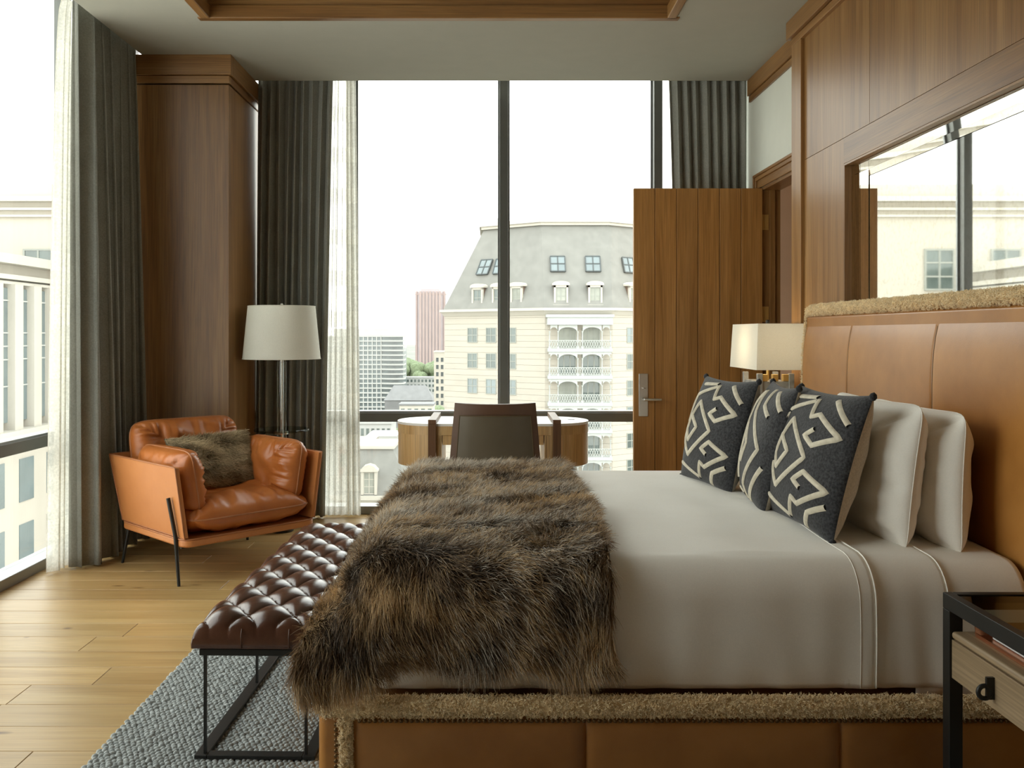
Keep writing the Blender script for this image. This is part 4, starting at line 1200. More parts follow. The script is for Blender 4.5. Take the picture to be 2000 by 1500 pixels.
dc = thing('desk_chair', 'olive brown leather desk chair with its back to the bed', 'chair', (0.022, 5.72, 0))
def chair_back():
    n, m = 28, 22
    U, V = np.meshgrid(np.linspace(-1, 1, n), np.linspace(0, 1, m), indexing='ij')
    z = 0.40 + 0.535 * V
    hw = 0.288 - 0.045 * V ** 1.2
    x = U * hw; curve = 0.055 * U ** 2
    y = -0.19 - 0.075 * V + curve
    z = z - 0.006 * (1 - U ** 2) * (V > 0.9) * 1.0
    P0 = np.dstack([x, y, z]); P1 = P0.copy(); P1[..., 1] += 0.045
    b = B(); b.grid(P0); b.grid(P1)
    ring = [(i, 0) for i in range(n)] + [(n - 1, j) for j in range(1, m)] + [(i, m - 1) for i in range(n - 2, -1, -1)] + [(0, j) for j in range(m - 2, 0, -1)]
    b.grid(np.array([[P0[i, j] for i, j in ring], [P1[i, j] for i, j in ring]]), cv=True)
    bk = obj('backrest', b, M['olive2'], dc, smooth=35)
    sel = (slice(2, n - 2), slice(0, m - 3))
    P2 = P0[sel].copy(); k = np.clip(4 * (1 - np.abs(np.linspace(-1, 1, n - 4)))[:, None] + 0 * P2[..., 0], 0, 1)
    P2[..., 1] -= 0.004 + 0.006 * k
    obj('back_pad', B().grid(P2), M['olive'], bk, smooth=180)
    rim = [tuple(P2[i, -1]) for i in range(n - 4)]
    path = [tuple(P2[0, j]) for j in range(m - 3)] + rim[1:] + [tuple(P2[-1, j]) for j in range(m - 5, -1, -1)]
    obj('piping', B().tube(path, 0.0035, 6), M['gap'], bk, smooth=180)
chair_back()
obj('seat', B().prism(rrect(0.27, 0.25, 0.05, cy=0.03), 0.40, 0.475), M['olive'], dc, bevel=0.018, seg=3)
for sx in (-1, 1):
    for yy in (-0.18, 0.25):
        obj('leg', B().tube([(sx * 0.235, yy, 0.0), (sx * 0.225, yy * 0.95, 0.42)], [0.013, 0.017], 10), M['walnut'], dc, smooth=60)

# ================================================================== NIGHTSTANDS
def nightstand(label, loc):
    t_ = thing('nightstand', label, 'nightstand', loc, group='bedside tables')
    w, d, h, s = 0.43, 0.62, 0.622, 0.038         # w along x, d along y
    for x in (0, w - s):
        for y in (0, d - s):
            obj('leg', B().box(x, x + s, y, y + s, 0, h - 0.044), M['steel'], t_, bevel=0.002)
    obj('top_rail', B().box(0, s * 0.7, 0, d, h - 0.0435, h), M['steel'], t_, bevel=0.002)
    obj('top_rail', B().box(w - s * 0.7, w, 0, d, h - 0.0435, h), M['steel'], t_, bevel=0.002)
    obj('top_rail', B().box(s * 0.7 + 0.001, w - s * 0.7 - 0.001, 0, s * 0.7, h - 0.0435, h), M['steel'], t_, bevel=0.002)
    obj('top_rail', B().box(s * 0.7 + 0.001, w - s * 0.7 - 0.001, d - s * 0.7, d, h - 0.0435, h), M['steel'], t_, bevel=0.002)
    obj('glass_top', B().box(s * 0.7 + 0.002, w - s * 0.7 - 0.002, s * 0.7 + 0.002, d - s * 0.7 - 0.002, h - 0.012, h - 0.003), M['smoke'], t_)
    y0, y1 = s + 0.002, d - s - 0.002
    cs_ = obj('case', B().box(0.03, w - 0.004, y0 - s, y1 + s, 0.395, 0.505) if False else B().box(0.042, w - 0.04, 0.004, d - 0.004, 0.397, 0.503), M['nightwood'], t_, bevel=0.002)
    obj('shelf', B().box(0.004, w - 0.04, s + 0.001, d - s - 0.001, 0.504, 0.525), M['nightwood'], t_, bevel=0.009, seg=3)
    df = obj('drawer', B().box(0.006, 0.041, s + 0.001, d - s - 0.001, 0.394, 0.501), M['nightwood'], t_, bevel=0.0015)
    yp = d - 0.245
    b = B().obox((-0.003, yp - 0.008, 0.448), (0.011, 0, 0), (0, 0.0045, 0), (0, 0, 0.028))
    obj('pull', b.tube([(-0.018 + 0.016 * math.cos(a), yp - 0.008, 0.438 + 0.016 * math.sin(a)) for a in np.linspace(0, 2 * math.pi, 20, endpoint=False)], 0.0062, 8, True), M['steel'], df, smooth=50)
    return t_
nightstand('black steel nightstand with a glass top in the near corner beside the bed', (1.273, 1.965, 0))
nightstand('black steel nightstand on the far side of the bed under the square lamp', (1.30, 4.96, 0))
tr = thing('tray', 'copper tray lying on the shelf of the near nightstand', 'tray', (1.318, 2.07, 0.5255))
tw, tl = 0.26, 0.425
obj('base', B().box(0, tw, 0, tl, 0, 0.004), M['copper'], tr)
for (x0, x1, y0, y1, ox, oy, hr) in ((0, 0.003, 0, tl, -0.002, 0, 0.011), (tw - 0.003, tw, 0, tl, 0.006, 0, 0.036), (0, tw, 0, 0.003, 0, -0.006, 0.036), (0, tw, tl - 0.003, tl, 0, 0.006, 0.036)):
    pts = [(x0, y0), (x1, y0), (x1, y1), (x0, y1)]
    obj('rim', B().frustum(pts, 0.004, [(x + ox, y + oy) for x, y in pts], hr), M['copper'], tr)
nb = thing('notebook', 'white spiral notebook lying in the copper tray', 'notebook', (1.345, 2.10, 0.530))
obj('pages', B().box(0, 0.20, 0, 0.36, 0, 0.022), M['paper'], nb, bevel=0.003)
obj('cover', B().box(-0.002, 0.202, -0.002, 0.362, 0.0225, 0.0245), plain('blue_grey_card', (0.45, 0.50, 0.50), 0.5), nb)
for k in range(8):
    x = 0.015 + k * 0.024
    obj('spiral_ring', B().tube([(x, 0.356 + 0.011 * math.cos(a), 0.012 + 0.013 * math.sin(a)) for a in np.linspace(0, 2 * math.pi, 12, endpoint=False)], 0.0016, 5, True), M['steel'], nb, smooth=180)

# ---- table lamp on the far nightstand
tl_ = thing('table_lamp', 'table lamp with a white box shade beside the headboard', 'lamp', (1.625, 5.39, 0.6225))
obj('plinth', B().box(-0.10, 0.10, -0.16, 0.16, 0, 0.02), M['brass'], tl_, bevel=0.003)
obj('body', B().box(-0.095, 0.095, -0.15, 0.15, 0.021, 0.455), M['stone'], tl_, bevel=0.004)
for x_, y_ in ((-0.09, -0.145), (0.09, -0.145), (-0.09, 0.145), (0.09, 0.145)):
    obj('corner_post', B().box(x_ - 0.015, x_ + 0.015, y_ - 0.015, y_ + 0.015, 0.021, 0.50), M['stone'], tl_, bevel=0.003)
for x in (-0.06, 0.0, 0.06):
    obj('brass_block', B().box(x - 0.016, x + 0.016, -0.15, -0.115, 0.456, 0.495), M['brass'], tl_, bevel=0.002)
obj('stem', B().tube([(0, 0, 0.455), (0, 0, 0.80)], 0.008, 12), M['brass'], tl_, smooth=60)
z0, z1 = 0.525, 0.785
rb = lambda a, c: [(-a, -c), (a, -c), (a, c), (-a, c)]
b = B()
A0, C0, A1, C1 = 0.148, 0.285, 0.135, 0.268
v = [(x, y, z0) for x, y in rb(A0, C0)] + [(x, y, z1) for x, y in rb(A1, C1)] + [(x, y, z0) for x, y in rb(A0 - 0.004, C0 - 0.004)] + [(x, y, z1) for x, y in rb(A1 - 0.004, C1 - 0.004)]
f = []
for i in range(4):
    j = (i + 1) % 4
    f += [(i, j, 4 + j, 4 + i), (8 + j, 8 + i, 12 + i, 12 + j), (i, 8 + i, 8 + j, j), (4 + i, 4 + j, 12 + j, 12 + i)]
ts = obj('lamp_shade', b.add(v, f), M['shade'], tl_)
obj('spider', B().box(-A1, A1, -0.003, 0.003, z1 - 0.012, z1 - 0.008), M['brass'], ts)
obj('finial', B().lathe([(0, 0.775), (0.010, 0.775), (0.012, 0.79), (0.012, 0.806), (0, 0.812)], 12), M['steel'], tl_, smooth=50)

bulb = bpy.data.lights.new('table_lamp_bulb', 'POINT'); bulb.energy = 0.5; bulb.color = (1.0, 0.80, 0.55); bulb.shadow_soft_size = 0.09  # weak light added inside the lamp to brighten its shade
bo = bpy.data.objects.new('table_lamp_bulb', bulb); COL.objects.link(bo); bo.parent = tl_; bo.location = (0, 0, 0.66)

# ================================================================== THE CITY OUTSIDE
GZ = -58.0
M['x_cream'] = plain('cream_stone', (0.400, 0.366, 0.315), 0.85, var=0.05, vscale=0.25)
M['x_cream2'] = plain('cream_trim', (0.429, 0.400, 0.351), 0.8, var=0.04, vscale=0.3)
M['x_slate'] = plain('slate_roof', (0.181, 0.178, 0.163), 0.75, var=0.10, vscale=0.8, bmp=0.3, bscale=3)
M['x_iron'] = plain('white_iron', (0.370, 0.385, 0.370), 0.6, var=0.03)
M['x_glass'] = plain('far_glass', (0.067, 0.091, 0.087), 0.12, var=0.25, vscale=0.4, spec=1.0)
M['x_glass2'] = plain('blue_glass', (0.124, 0.158, 0.166), 0.15, var=0.25, vscale=0.2, spec=1.0)
M['x_blind'] = plain('drawn_blind', (0.257, 0.265, 0.232), 0.6, var=0.2, vscale=0.6)
M['x_sash'] = plain('pale_sash', (0.257, 0.265, 0.240), 0.6)
M['x_lead'] = plain('dark_sash', (0.058, 0.067, 0.068), 0.5)
M['x_copper'] = plain('dormer_cheek', (0.124, 0.083, 0.062), 0.7)
M['x_pink'] = plain('pink_granite', (0.340, 0.259, 0.244), 0.6, var=0.05, vscale=0.1)  # granite tone paled so distance haze sits in the colour
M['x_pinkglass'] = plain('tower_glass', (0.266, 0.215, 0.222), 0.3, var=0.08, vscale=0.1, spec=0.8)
M['x_white'] = plain('white_concrete', (0.385, 0.385, 0.370), 0.8, var=0.04, vscale=0.2)
M['x_grey'] = plain('grey_roofing', (0.174, 0.174, 0.174), 0.8, var=0.12, vscale=0.3)
M['x_brick'] = plain('rose_brick', (0.240, 0.158, 0.129), 0.85, var=0.1, vscale=0.5)
M['x_ground'] = plain('city_ground', (0.174, 0.174, 0.153), 0.95, var=0.25, vscale=0.012)
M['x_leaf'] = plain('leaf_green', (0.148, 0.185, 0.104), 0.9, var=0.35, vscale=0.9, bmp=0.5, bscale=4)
M['x_bark'] = plain('tree_bark', (0.058, 0.041, 0.029), 0.9)

tag(obj('ground', B().box(-2500, 2500, 15, 5000, GZ - 2, GZ), M['x_ground']), 'hazy city ground far below the windows', 'ground', kind=S)

def face_frame(a, c):
    """unit along-vector and outward normal of a facade running a -> c (seen with a at the left)"""
    a, c = np.array(a, float), np.array(c, float)
    e = (c - a) / np.linalg.norm(c - a)
    return e, np.array([e[1], -e[0]])
_win_cache = {}
def sash_window(parent, a, e, nv, s_, z, w, h, nx=2, nz=2, glass='x_glass', sash='x_sash', proud=0.14, tilt=0.0, name='window'):
    """window centred s_ metres along the facade, sill at z; sash with bars, pane as its child"""
    key = (w, h, nx, nz, sash)
    if key not in _win_cache:
        b = B(); t_ = 0.05 * w + 0.02
        b.box(-w / 2, w / 2, 0, 0.10, 0, t_).box(-w / 2, w / 2, 0, 0.10, h - t_, h).box(-w / 2, -w / 2 + t_, 0, 0.10, t_, h - t_).box(w / 2 - t_, w / 2, 0, 0.10, t_, h - t_)
        for i in range(1, nx):
            x = -w / 2 + w * i / nx; b.box(x - t_ * 0.5, x + t_ * 0.5, 0.01, 0.09, t_, h - t_)
        for i in range(1, nz):
            zz = h * i / nz; b.box(-w / 2 + t_, w / 2 - t_, 0.012, 0.088, zz - t_ * 0.45, zz + t_ * 0.45)
        _win_cache[key] = mesh('window', b, M[sash])
    k2 = (w, h, glass)
    if k2 not in _win_cache:
        _win_cache[k2] = mesh('pane', B().box(-w / 2 + 0.02, w / 2 - 0.02, 0.05, 0.07, 0.02, h - 0.02), M[glass])
    p = np.array(a) + e * s_ + nv * proud
    o = link(name, _win_cache[key], parent, (p[0], p[1], z))
    o.rotation_euler = (tilt, 0, math.atan2(e[1], e[0]))
    o.rotation_mode = 'XYZ'
    q = link('pane', _win_cache[k2], o)
    return o

# ---- cream building with the mansard roof
mb = thing('mansard_building', 'cream stone building with a grey mansard roof and white iron balconies', 'building', (0, 0, 0))
CX = 10.75
A_, B_, C_ = (-6.2, 122.3), (6.6, 113.0), (14.9, 113.0)
D_ = (27.7, 122.3)
plan = [A_, B_, C_, D_, (27.7, 150), (-6.2, 150)]
def grow(poly, k):
    c = np.mean(np.array(poly), 0); o = []
    n = len(poly)
    P = np.array(poly, float)
    for i in range(n):
        a, p, q = P[i - 1], P[i], P[(i + 1) % n]
        e1, e2 = (p - a) / np.linalg.norm(p - a), (q - p) / np.linalg.norm(q - p)
        n1, n2 = np.array([e1[1], -e1[0]]), np.array([e2[1], -e2[0]])
        bis = n1 + n2; bis /= np.linalg.norm(bis)
        o.append(tuple(p + bis * k / max(0.3, bis @ n1)))
    return o
EV = 4.55
obj('wall', B().prism(plan, GZ, EV - 0.5), M['x_cream'], mb)
z = -24.0
while z < EV - 1.1:
    obj('stone_course', B().prism(grow(plan, 0.07), z, z + 0.71), M['x_cream'], mb)
    z += 0.74
obj('cornice', B().frustum(grow(plan, 0.15), EV - 0.9, grow(plan, 0.55), EV - 0.35).prism(grow(plan, 0.75), EV - 0.34, EV), M['x_cream2'], mb)
A2, B2, C2, D2 = (-1.04, 124.04), (6.45, 118.6), (15.05, 118.6), (22.54, 124.04)
top = [A2, B2, C2, D2, (22.54, 146), (-1.04, 146)]
RT = 15.4
roof = obj('roof', B().frustum(grow(plan, 0.25), EV, top, RT), M['x_slate'], mb)
obj('roof_cornice', B().prism(grow(top, 0.35), RT, RT + 0.35).prism(grow(top, 0.6), RT + 0.36, RT + 0.85), M['x_cream2'], roof)
b = B()
for (p, q) in ((A2, B2), (B2, C2), (C2, D2)):
    p, q = np.array(p), np.array(q); k = int(np.linalg.norm(q - p) / 0.55)
    for i in range(k + 1):
        c = p + (q - p) * i / k
        b.box(c[0] - 0.03, c[0] + 0.03, c[1] - 0.03, c[1] + 0.03, RT + 0.85, RT + (1.75 if i % 2 else 1.45))
    b.tube([(*p, RT + 1.25), (*q, RT + 1.25)], 0.035, 5)
cr = obj('roof_cresting', b, M['x_iron'], roof); cr['kind'] = 'stuff'
for p in (A2, B2, C2, D2):
    obj('finial', B().lathe([(0, 0), (0.16, 0), (0.10, 0.5), (0.14, 0.8), (0.03, 1.1), (0.02, 3.2), (0, 3.2)], 8, (p[0], p[1], RT + 0.85)), M['x_iron'], roof, smooth=60)
# roof slope helper
def slope(p, q, p2, q2, u, w):
    p, q, p2, q2 = [np.array(v) for v in (p, q, p2, q2)]
    lo, hi = p + (q - p) * u, p2 + (q2 - p2) * u
    c = lo + (hi - lo) * w
    return np.array([c[0], c[1], EV + (RT - EV) * w])
base_ring = grow(plan, 0.25)
def skylight(i, u, w0=0.42, w1=0.60, hw=0.92):
    p, q = base_ring[i], base_ring[i + 1]; p2, q2 = top[i], top[i + 1]
    e, nv = face_frame(p, q)
    lo, hi = slope(p, q, p2, q2, u, w0), slope(p, q, p2, q2, u, w1)
    up = hi - lo; L = np.linalg.norm(up); up /= L
    ex = np.array([e[0], e[1], 0]); nn = np.cross(ex, up); nn /= np.linalg.norm(nn)
    if nn[:2] @ nv < 0: nn = -nn
    c = (lo + hi) / 2 + nn * 0.2
    b = B()
    for s_ in (-1, 0, 1): b.obox(c + ex * hw * s_, ex * 0.07, up * L / 2, nn * 0.10)
    for s_ in (-1, 0, 1): b.obox(c + up * L / 2 * s_, ex * hw, up * 0.07, nn * 0.10)
    o = obj('skylight', b, M['x_lead'], roof)
    for sx in (-0.5, 0.5):
        for sz in (-0.5, 0.5):
            obj('pane', B().obox(c + ex * hw * sx + up * L / 2 * sz, ex * (hw / 2 - 0.06), up * (L / 4 - 0.06), nn * 0.04), M['x_glass2'], o)
for i, u in ((0, 0.28), (0, 0.485), (1, 0.22), (1, 0.74), (2, 0.24), (2, 0.5)):
    skylight(i, u)
def dormer(i, u, w=1.75, h=2.55, glass='x_blind'):
    p, q = base_ring[i], base_ring[i + 1]
    e, nv = face_frame(p, q)
    c = np.array(p) + (np.array(q) - np.array(p)) * u
    yaw = math.atan2(e[1], e[0])
    d = link('dormer', mesh('dormer', B().box(-w / 2, -w / 2 + 0.22, 0, 0.3, 0, h).box(w / 2 - 0.22, w / 2, 0, 0.3, 0, h).box(-w / 2, w / 2, 0, 0.3, h - 0.25, h).box(-w / 2 - 0.1, w / 2 + 0.1, -0.15, 0.3, 0, 0.15), M['x_cream2']), mb, (c[0] - nv[0] * 0.35, c[1] - nv[1] * 0.35, EV + 0.25), yaw)
    arc = [(-w / 2 - 0.2, h), (-w / 2 - 0.2, h + 0.12)] + [((w / 2 + 0.2) * math.sin(a), h + 0.12 + 0.42 * math.cos(a) ** 0.8) for a in np.linspace(-1.5, 1.5, 11)] + [(w / 2 + 0.2, h + 0.12), (w / 2 + 0.2, h)]
    obj('dormer_hood', B().yprism(arc, -0.12, 2.4), M['x_cream2'], d)
    obj('dormer_cheek', B().box(-w / 2 + 0.02, w / 2 - 0.02, 0.31, 2.3, 0, h), M['x_copper'], d)
    sw = sash_window(d, (0, 0), np.array([1.0, 0]), np.array([0, -1.0]), 0, 0.16, w - 0.46, h - 0.42, 2, 2, glass, 'x_sash', proud=-0.10)
for i, us in ((0, (0.335, 0.54, 0.72)), (1, (0.245, 0.745)), (2, (0.25, 0.47, 0.68))):
    for k, u in enumerate(us):
        dormer(i, u, glass='x_glass' if (i, k) in ((0, 0), (0, 1)) else 'x_blind')
# windows of the slanting facades
FH = 3.3
for (a, c, cols) in ((A_, B_, (4.65, 7.65, 10.75)), (C_, D_, (3.2, 5.9, 8.5, 11))):
    e, nv = face_frame(a, c)
    for rrow in range(6):
        for s_ in cols:
            sash_window(mb, a, e, nv, s_, 0.2 - FH * rrow, 1.62, 1.95, 2, 2, 'x_glass2' if (rrow + int(s_)) % 3 == 0 else 'x_glass')
# iron balconies on the central bay
bx0, bx1, by0, by1 = 6.95, 14.6, 111.4, 113.0
mid = (bx0 + bx1) / 2
col_me = mesh('column', B().lathe([(0.16, 0), (0.16, 0.12), (0.075, 0.2), (0.065, 1.9), (0.12, 2.0), (0.12, 2.1)], 8), M['x_iron'], 60)
def arch_mesh(w, h, t_=0.12):
    b = B(); k = 14
    rows = []
    for i in range(k + 1):
        a = math.pi * i / k
        x, zz = -w / 2 * math.cos(a), h * math.sin(a) ** 0.7
        rows.append([(x, 0, zz), (x, 0, h + 0.28), (x, t_, h + 0.28), (x, t_, zz)])
    return mesh('arch', b.grid(np.array(rows), cv=True), M['x_iron'])
bay_x = [bx0 + 0.12, bx0 + 1.15, mid - 0.28, mid + 0.28, bx1 - 1.15, bx1 - 0.12]
wide = bay_x[2] - bay_x[1] - 0.1; nar = 0.85
arch_w, arch_n = arch_mesh(wide, 0.85), arch_mesh(nar, 0.55)
def rail_mesh(L):
    b = B().box(0, L, -0.03, 0.03, 0.92, 1.0).box(0, L, -0.03, 0.03, 0.06, 0.12)
    k = max(2, int(L / 0.30)); st = L / k
    for i in range(k):
        b.tube([(i * st, 0, 0.1), ((i + 1) * st, 0, 0.94)], 0.035, 4).tube([((i + 1) * st, 0, 0.1), (i * st, 0, 0.94)], 0.035, 4)
    return mesh('railing', b, M['x_iron'])
rail = rail_mesh(bx1 - bx0)
slab_me = mesh('slab', B().box(bx0 - 0.1, bx1 + 0.1, by0 - 0.15, by1, -0.42, 0).box(bx0, bx1, by0 - 0.02, by0 + 0.1, -0.72, -0.42), M['x_iron'])
for k in range(9):
    zf = -0.42 - FH * k
    bal = link('balcony', slab_me, mb, (0, 0, zf))
    for x in bay_x:
        link('column', col_me, bal, (x, by0 + 0.05, 0))
    for xc in ((bay_x[1] + bay_x[2]) / 2, (bay_x[3] + bay_x[4]) / 2):
        link('arch', arch_w, bal, (xc, by0, 1.72))
    for xc in ((bay_x[0] + bay_x[1]) / 2, (bay_x[4] + bay_x[5]) / 2):
        link('arch', arch_n, bal, (xc, by0, 2.02))
    o = link('railing', rail, bal, (bx0, by0 - 0.02, 0)); o['kind'] = 'stuff'
    for xc, g in (((bay_x[1] + bay_x[2]) / 2, 'x_glass' if k % 2 else 'x_blind'), ((bay_x[3] + bay_x[4]) / 2, 'x_blind' if k == 0 else 'x_glass')):
        sash_window(mb, (0, 113.0), np.array([1.0, 0]), np.array([0, -1.0]), xc, zf + 0.05, 2.3, 2.45, 3, 1, g)
obj('balcony_roof', B().box(bx0 - 0.15, bx1 + 0.15, by0 - 0.25, by1, 2.45, 3.35).box(bx0 - 0.3, bx1 + 0.3, by0 - 0.4, by1, 3.36, 3.7), M['x_iron'], mb)

# ---- glassy apartment block with white floor bands
ab = thing('apartment_block', 'white banded apartment block with glass balconies on the skyline', 'building', (-80, 600, GZ))
HB = 3.9 - GZ
obj('glass_body', B().box(-28, 22, 0, 26, 0, HB - 4), M['x_glass2'], ab)
obj('penthouse', B().box(-24, 14, 4, 22, HB - 4, HB + 0.8), M['x_white'], ab)
slab_a = mesh('floor_band', B().box(-29, 8, -1.2, 27, 0, 0.85), M['x_white'])
cv = [(8 + 15 * u, -1.5 - 3.2 * math.sin(math.pi * u * 0.9)) for u in np.linspace(0, 1, 10)]
slab_b = mesh('balcony_band', B().prism(cv + [(23, 10), (8, 10)], 0, 1.05), M['x_white'])
pier_a = mesh('pier', B().box(-0.35, 0.35, -1.0, 0, 0, HB - 4), M['x_white'])
for k in range(20):
    z = HB - 4.6 - k * 3.08
    if z < 0: break
    link('floor_band', slab_a, ab, (0, 0, z)); link('balcony_band', slab_b, ab, (0, 0, z))
for x in np.arange(-27, 9, 2.9):
    link('pier', pier_a, ab, (float(x), -0.1, 0))

# ---- pink granite tower
pt_ = thing('granite_tower', 'tall pink granite office tower behind the apartment block', 'building', (-72.5, 1100, GZ))
HT = 54.5 - GZ
oct_ = lambda w, c: [(-w, -w + c), (-w + c, -w), (w - c, -w), (w, -w + c), (w, w - c), (w - c, w), (-w + c, w), (-w, w - c)]
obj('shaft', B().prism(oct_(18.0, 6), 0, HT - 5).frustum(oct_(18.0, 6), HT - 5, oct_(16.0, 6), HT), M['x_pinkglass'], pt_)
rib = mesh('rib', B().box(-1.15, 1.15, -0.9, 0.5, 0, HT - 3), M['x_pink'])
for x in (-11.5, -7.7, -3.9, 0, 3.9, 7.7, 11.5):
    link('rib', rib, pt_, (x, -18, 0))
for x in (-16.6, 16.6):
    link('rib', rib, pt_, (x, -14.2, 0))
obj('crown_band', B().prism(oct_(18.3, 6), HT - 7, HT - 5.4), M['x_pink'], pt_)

# ---- slim cream block next to the mansard building
sb_ = thing('slim_block', 'slim cream block with two columns of dark windows', 'building', (-23.5, 420, GZ))
obj('wall', B().box(-2.9, 9, 0, 14, 0, -7.2 - GZ), M['x_cream'], sb_)
obj('parapet', B().box(-3.1, 9.2, -0.25, 14.2, -7.2 - GZ, -6.6 - GZ), M['x_cream2'], sb_)
for k in range(9):
    for x in (-1.35, 0.85):
        sash_window(sb_, (0, 0), np.array([1.0, 0]), np.array([0, -1.0]), x, -11.6 - GZ - 3.3 * k, 1.35, 2.1, 1, 1, 'x_lead', 'x_cream2', proud=0.1)

# ---- low buildings seen under the transom
lm = thing('slate_pavilion', 'low grey mansard roof with one pale dormer window, below the transom', 'building', (-11.6, 88, GZ))
z0 = -14.6 - GZ
obj('wall', B().box(-3.6, 4.2, 0, 9, 0, z0), M['x_cream2'], lm)
obj('cornice', B().box(-3.9, 4.5, -0.3, 9.3, z0, z0 + 0.4), M['x_cream2'], lm)
obj('roof', B().frustum([(-3.6, 0), (4.2, 0), (4.2, 9), (-3.6, 9)], z0 + 0.4, [(-1.9, 1.6), (1.9, 1.6), (1.9, 7.4), (-1.9, 7.4)], z0 + 4.7), M['x_slate'], lm)
obj('roof_curb', B().box(-2.1, 2.1, 1.4, 7.6, z0 + 4.7, z0 + 5.0), M['x_cream2'], lm)
d = obj('dormer', B().box(-0.95, -0.7, -0.1, 1.2, z0 + 0.5, z0 + 2.7).box(0.35, 0.6, -0.1, 1.2, z0 + 0.5, z0 + 2.7).yprism([(-1.05, z0 + 2.7), (0.7, z0 + 2.7), (0.7, z0 + 2.85), (0.3, z0 + 3.25), (-0.175, z0 + 3.4), (-0.65, z0 + 3.25), (-1.05, z0 + 2.85)], -0.2, 1.4), M['x_cream2'], lm)
sash_window(d, (-0.175, 0), np.array([1.0, 0]), np.array([0, -1.0]), 0, z0 + 0.55, 1.1, 2.1, 2, 3, 'x_blind', 'x_cream2', proud=-0.05)
rw = thing('slate_wing', 'long slate roof slope with a white parapet in the lower window', 'building', (-11.2, 66, GZ))
zz = -19.5 - GZ
obj('wall', B().box(-4, 6, 0, 7, 0, zz), M['x_white'], rw)
obj('parapet', B().box(-4.2, 6.2, -0.3, 0.3, zz, zz + 1.1), M['x_white'], rw)
obj('roof', B().add([(-4, 0.5, zz), (6, 0.5, zz), (6, 7, zz + 6.3), (-4, 7, zz + 3.4), (-4, 7, zz), (6, 7, zz)], [(0, 1, 2, 3), (0, 3, 4), (1, 5, 2), (3, 2, 5, 4), (0, 4, 5, 1)]), M['x_slate'], rw)
def low_block(name, label, px0, px1, ytop, d, depth, mat, rows, cols, roofmat='x_white', drop=3.4):
    x0, _, zt = W(px0, ytop, d); x1 = W(px1, ytop, d)[0]
    t_ = thing(name, label, 'building', ((x0 + x1) / 2, d, GZ))
    w = (x1 - x0) / 2; h = zt - GZ
    obj('wall', B().box(-w, w, 0, depth, 0, h), M[mat], t_)
    obj('roof_edge', B().box(-w - 0.3, w + 0.3, -0.3, depth + 0.3, h, h + 0.6), M[roofmat], t_)
    for r_ in range(rows):
        for c in range(cols):
            s_ = -w + (c + 0.5) * 2 * w / cols
            sash_window(t_, (0, 0), np.array([1.0, 0]), np.array([0, -1.0]), s_, h - 3.0 - drop * r_, min(1.6, 2 * w / cols * 0.6), 1.9, 1, 1, 'x_glass', 'x_sash', proud=0.1)
    return t_
low_block('office_block', 'low office block with a dark glass strip below the transom', 672, 764, 828, 230, 12, 'x_white', 2, 9)
low_block('brick_house', 'small rose brick house at the left foot of the back window', 660, 722, 872, 135, 8, 'x_brick', 2, 3, 'x_cream2')
low_block('stucco_house', 'flat-roofed stucco house between the brick house and the desk', 718, 772, 858, 160, 9, 'x_cream2', 2, 4)
low_block('terrace_house', 'pale terrace with many small windows on the skyline gap', 786, 850, 738, 640, 10, 'x_white', 3, 9)
low_block('gabled_house', 'cream terrace roofs lower down in the skyline gap', 780, 846, 792, 330, 10, 'x_cream2', 2, 5, 'x_grey')
gr_ = thing('grey_hall', 'grey roofed hall between the apartment block and the slim block', 'building', (-44, 480, GZ))
obj('wall', B().box(-12, 13, 0, 16, 0, 24.5), M['x_grey'], gr_)
obj('roof', B().add([(-12.5, -0.5, 24.5), (13.5, -0.5, 24.5), (13.5, 16.5, 24.5), (-12.5, 16.5, 24.5), (-8, 8, 32.0), (9, 8, 32.0)], [(0, 1, 5, 4), (1, 2, 5), (2, 3, 4, 5), (3, 0, 4), (0, 3, 2, 1)]), M['x_grey'], gr_)

def tree(label, px, d, ytop, hgt, wid, seed, group):
    x, _, zt = W(px, ytop, d)
    r_ = random.Random(seed)
    t_ = thing('tree', label, 'tree', (x, d, zt - hgt), group=group)
    b = B()
    for k in range(9):
        cx, cy, cz = r_.uniform(-1, 1) * wid * 0.33, r_.uniform(-1, 1) * wid * 0.3, hgt * r_.uniform(0.55, 0.86)
        rr = wid * r_.uniform(0.16, 0.27)
        b.lathe([(0, -rr)] + [(rr * math.cos(a) * r_.uniform(0.88, 1.1), rr * math.sin(a)) for a in np.linspace(-1.2, 1.2, 6)] + [(0, rr)], 10, (cx, cy, cz))
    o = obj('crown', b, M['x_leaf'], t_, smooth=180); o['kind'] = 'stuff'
    obj('trunk', B().tube([(0, 0, 0), (0.2, 0, hgt * 0.6)], [hgt * 0.03, hgt * 0.018], 7), M['x_bark'], t_)
TREE_L = ('leafy tree in front of the granite tower, second of the green row', 'leafy tree directly below the granite tower', 'broad tree between the granite tower and the slim block', 'distant tree at the edge of the apartment block', 'leafy tree half hidden by the mansard building')
ground_h = lambda d, ytop: W(0, ytop, d)[2] - GZ
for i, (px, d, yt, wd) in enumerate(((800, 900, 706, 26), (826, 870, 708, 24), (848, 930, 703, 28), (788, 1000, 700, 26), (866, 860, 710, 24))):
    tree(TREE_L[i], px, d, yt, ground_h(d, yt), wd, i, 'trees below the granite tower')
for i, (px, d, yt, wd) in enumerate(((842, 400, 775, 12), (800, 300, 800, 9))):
    tree(('round tree beside the slim cream block', 'small tree at the foot of the apartment block')[i], px, d, yt, ground_h(d, yt), wd, 20 + i, 'street trees')

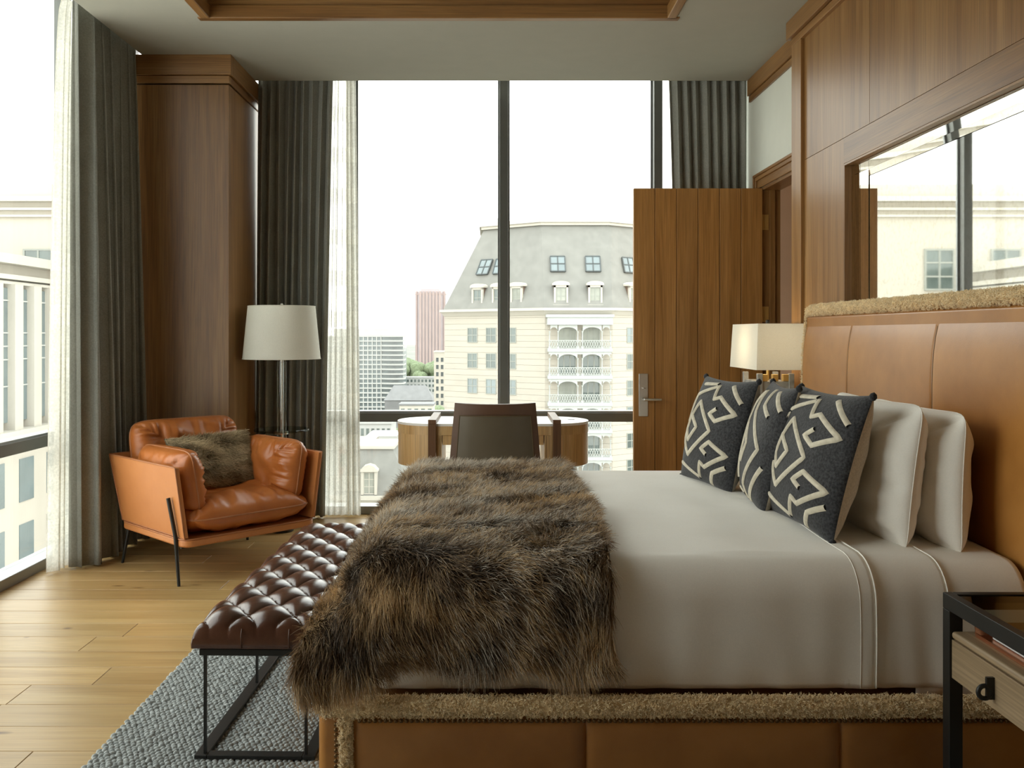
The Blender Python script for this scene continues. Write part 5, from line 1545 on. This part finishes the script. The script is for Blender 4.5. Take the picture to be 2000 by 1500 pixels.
# ---- neighbouring cream tower seen past the drape and in the mirror
nb_ = thing('neighbour_tower', 'cream neighbouring tower with tall glazed bays seen through the side glazing', 'building', (-25.0, 46, 0))
obj('wing_wall', B().box(-8, -0.6, -14, 9, GZ, 5.4), M['x_cream'], nb_)
for (z0, z1, o) in ((5.0, 5.5, 0.35), (4.2, 4.45, 0.15), (3.95, 4.1, 0.05)):
    obj('wing_cornice', B().box(-8, -0.6 + o + 0.4, -14, 9, z0, z1), M['x_cream2'], nb_)
pier_n = mesh('pier', B().box(-0.62, 0, -0.42, 0.42, -4.2, 3.95), M['x_cream2'])
for k in range(12):
    link('pier', pier_n, nb_, (0.05, 8.4 - k * 2.0, 0))
gl_n = mesh('window', B().box(-0.5, -0.35, -0.62, 0.62, -3.3, 3.75), M['x_glass2'])
bar_n = mesh('glazing_bar', B().box(-0.36, -0.30, -0.62, 0.62, -0.035, 0.035), M['x_white'])
barv_n = mesh('glazing_bar', B().box(-0.36, -0.30, -0.04, 0.04, -3.3, 3.75), M['x_white'])
for k in range(11):
    w_ = link('window', gl_n, nb_, (0, 7.4 - k * 2.0, 0))
    for zz in (-1.4, 0.0, 0.7, 1.4, 3.1): link('glazing_bar', bar_n, w_, (0, 0, zz))
    link('glazing_bar', barv_n, w_)
obj('string_course', B().box(-0.6, 0.35, -14, 9, -4.4, -3.7), M['x_cream2'], nb_)
obj('lower_wall', B().box(-0.59, -0.05, -14, 9, -30, -4.4), M['x_cream'], nb_)
win_n = mesh('window', B().box(-0.1, 0.0, -0.75, 0.75, 0, 2.3), M['x_glass2'])
for r_ in range(6):
    for k in range(7):
        link('window', win_n, nb_, (0, 6.3 - k * 3.0, -7.6 - 3.5 * r_))
# set-back front of the tower: plain wall with cornice and paired windows
obj('tower_wall', B().box(-30, 6.5, 9.02, 22, GZ, 9.5), M['x_cream'], nb_)
obj('tower_parapet', B().box(-30.3, 6.8, 8.7, 22, 9.56, 10.3), M['x_cream'], nb_)
for (z0, z1, o) in ((9.25, 9.55, 0.55), (8.75, 8.9, 0.25), (8.35, 8.48, 0.2)):
    obj('tower_cornice', B().box(-30.3, 6.8, 9.0 - o, 9.01, z0, z1), M['x_cream2'], nb_)
for r_ in range(7):
    for x in (-10.2, -6.2, -2.2, 1.8):
        sash_window(nb_, (0, 9.02), np.array([1.0, 0]), np.array([0, -1.0]), x, 3.95 - 3.5 * r_, 1.8, 2.5, 2, 3, 'x_glass', 'x_sash', proud=0.12)
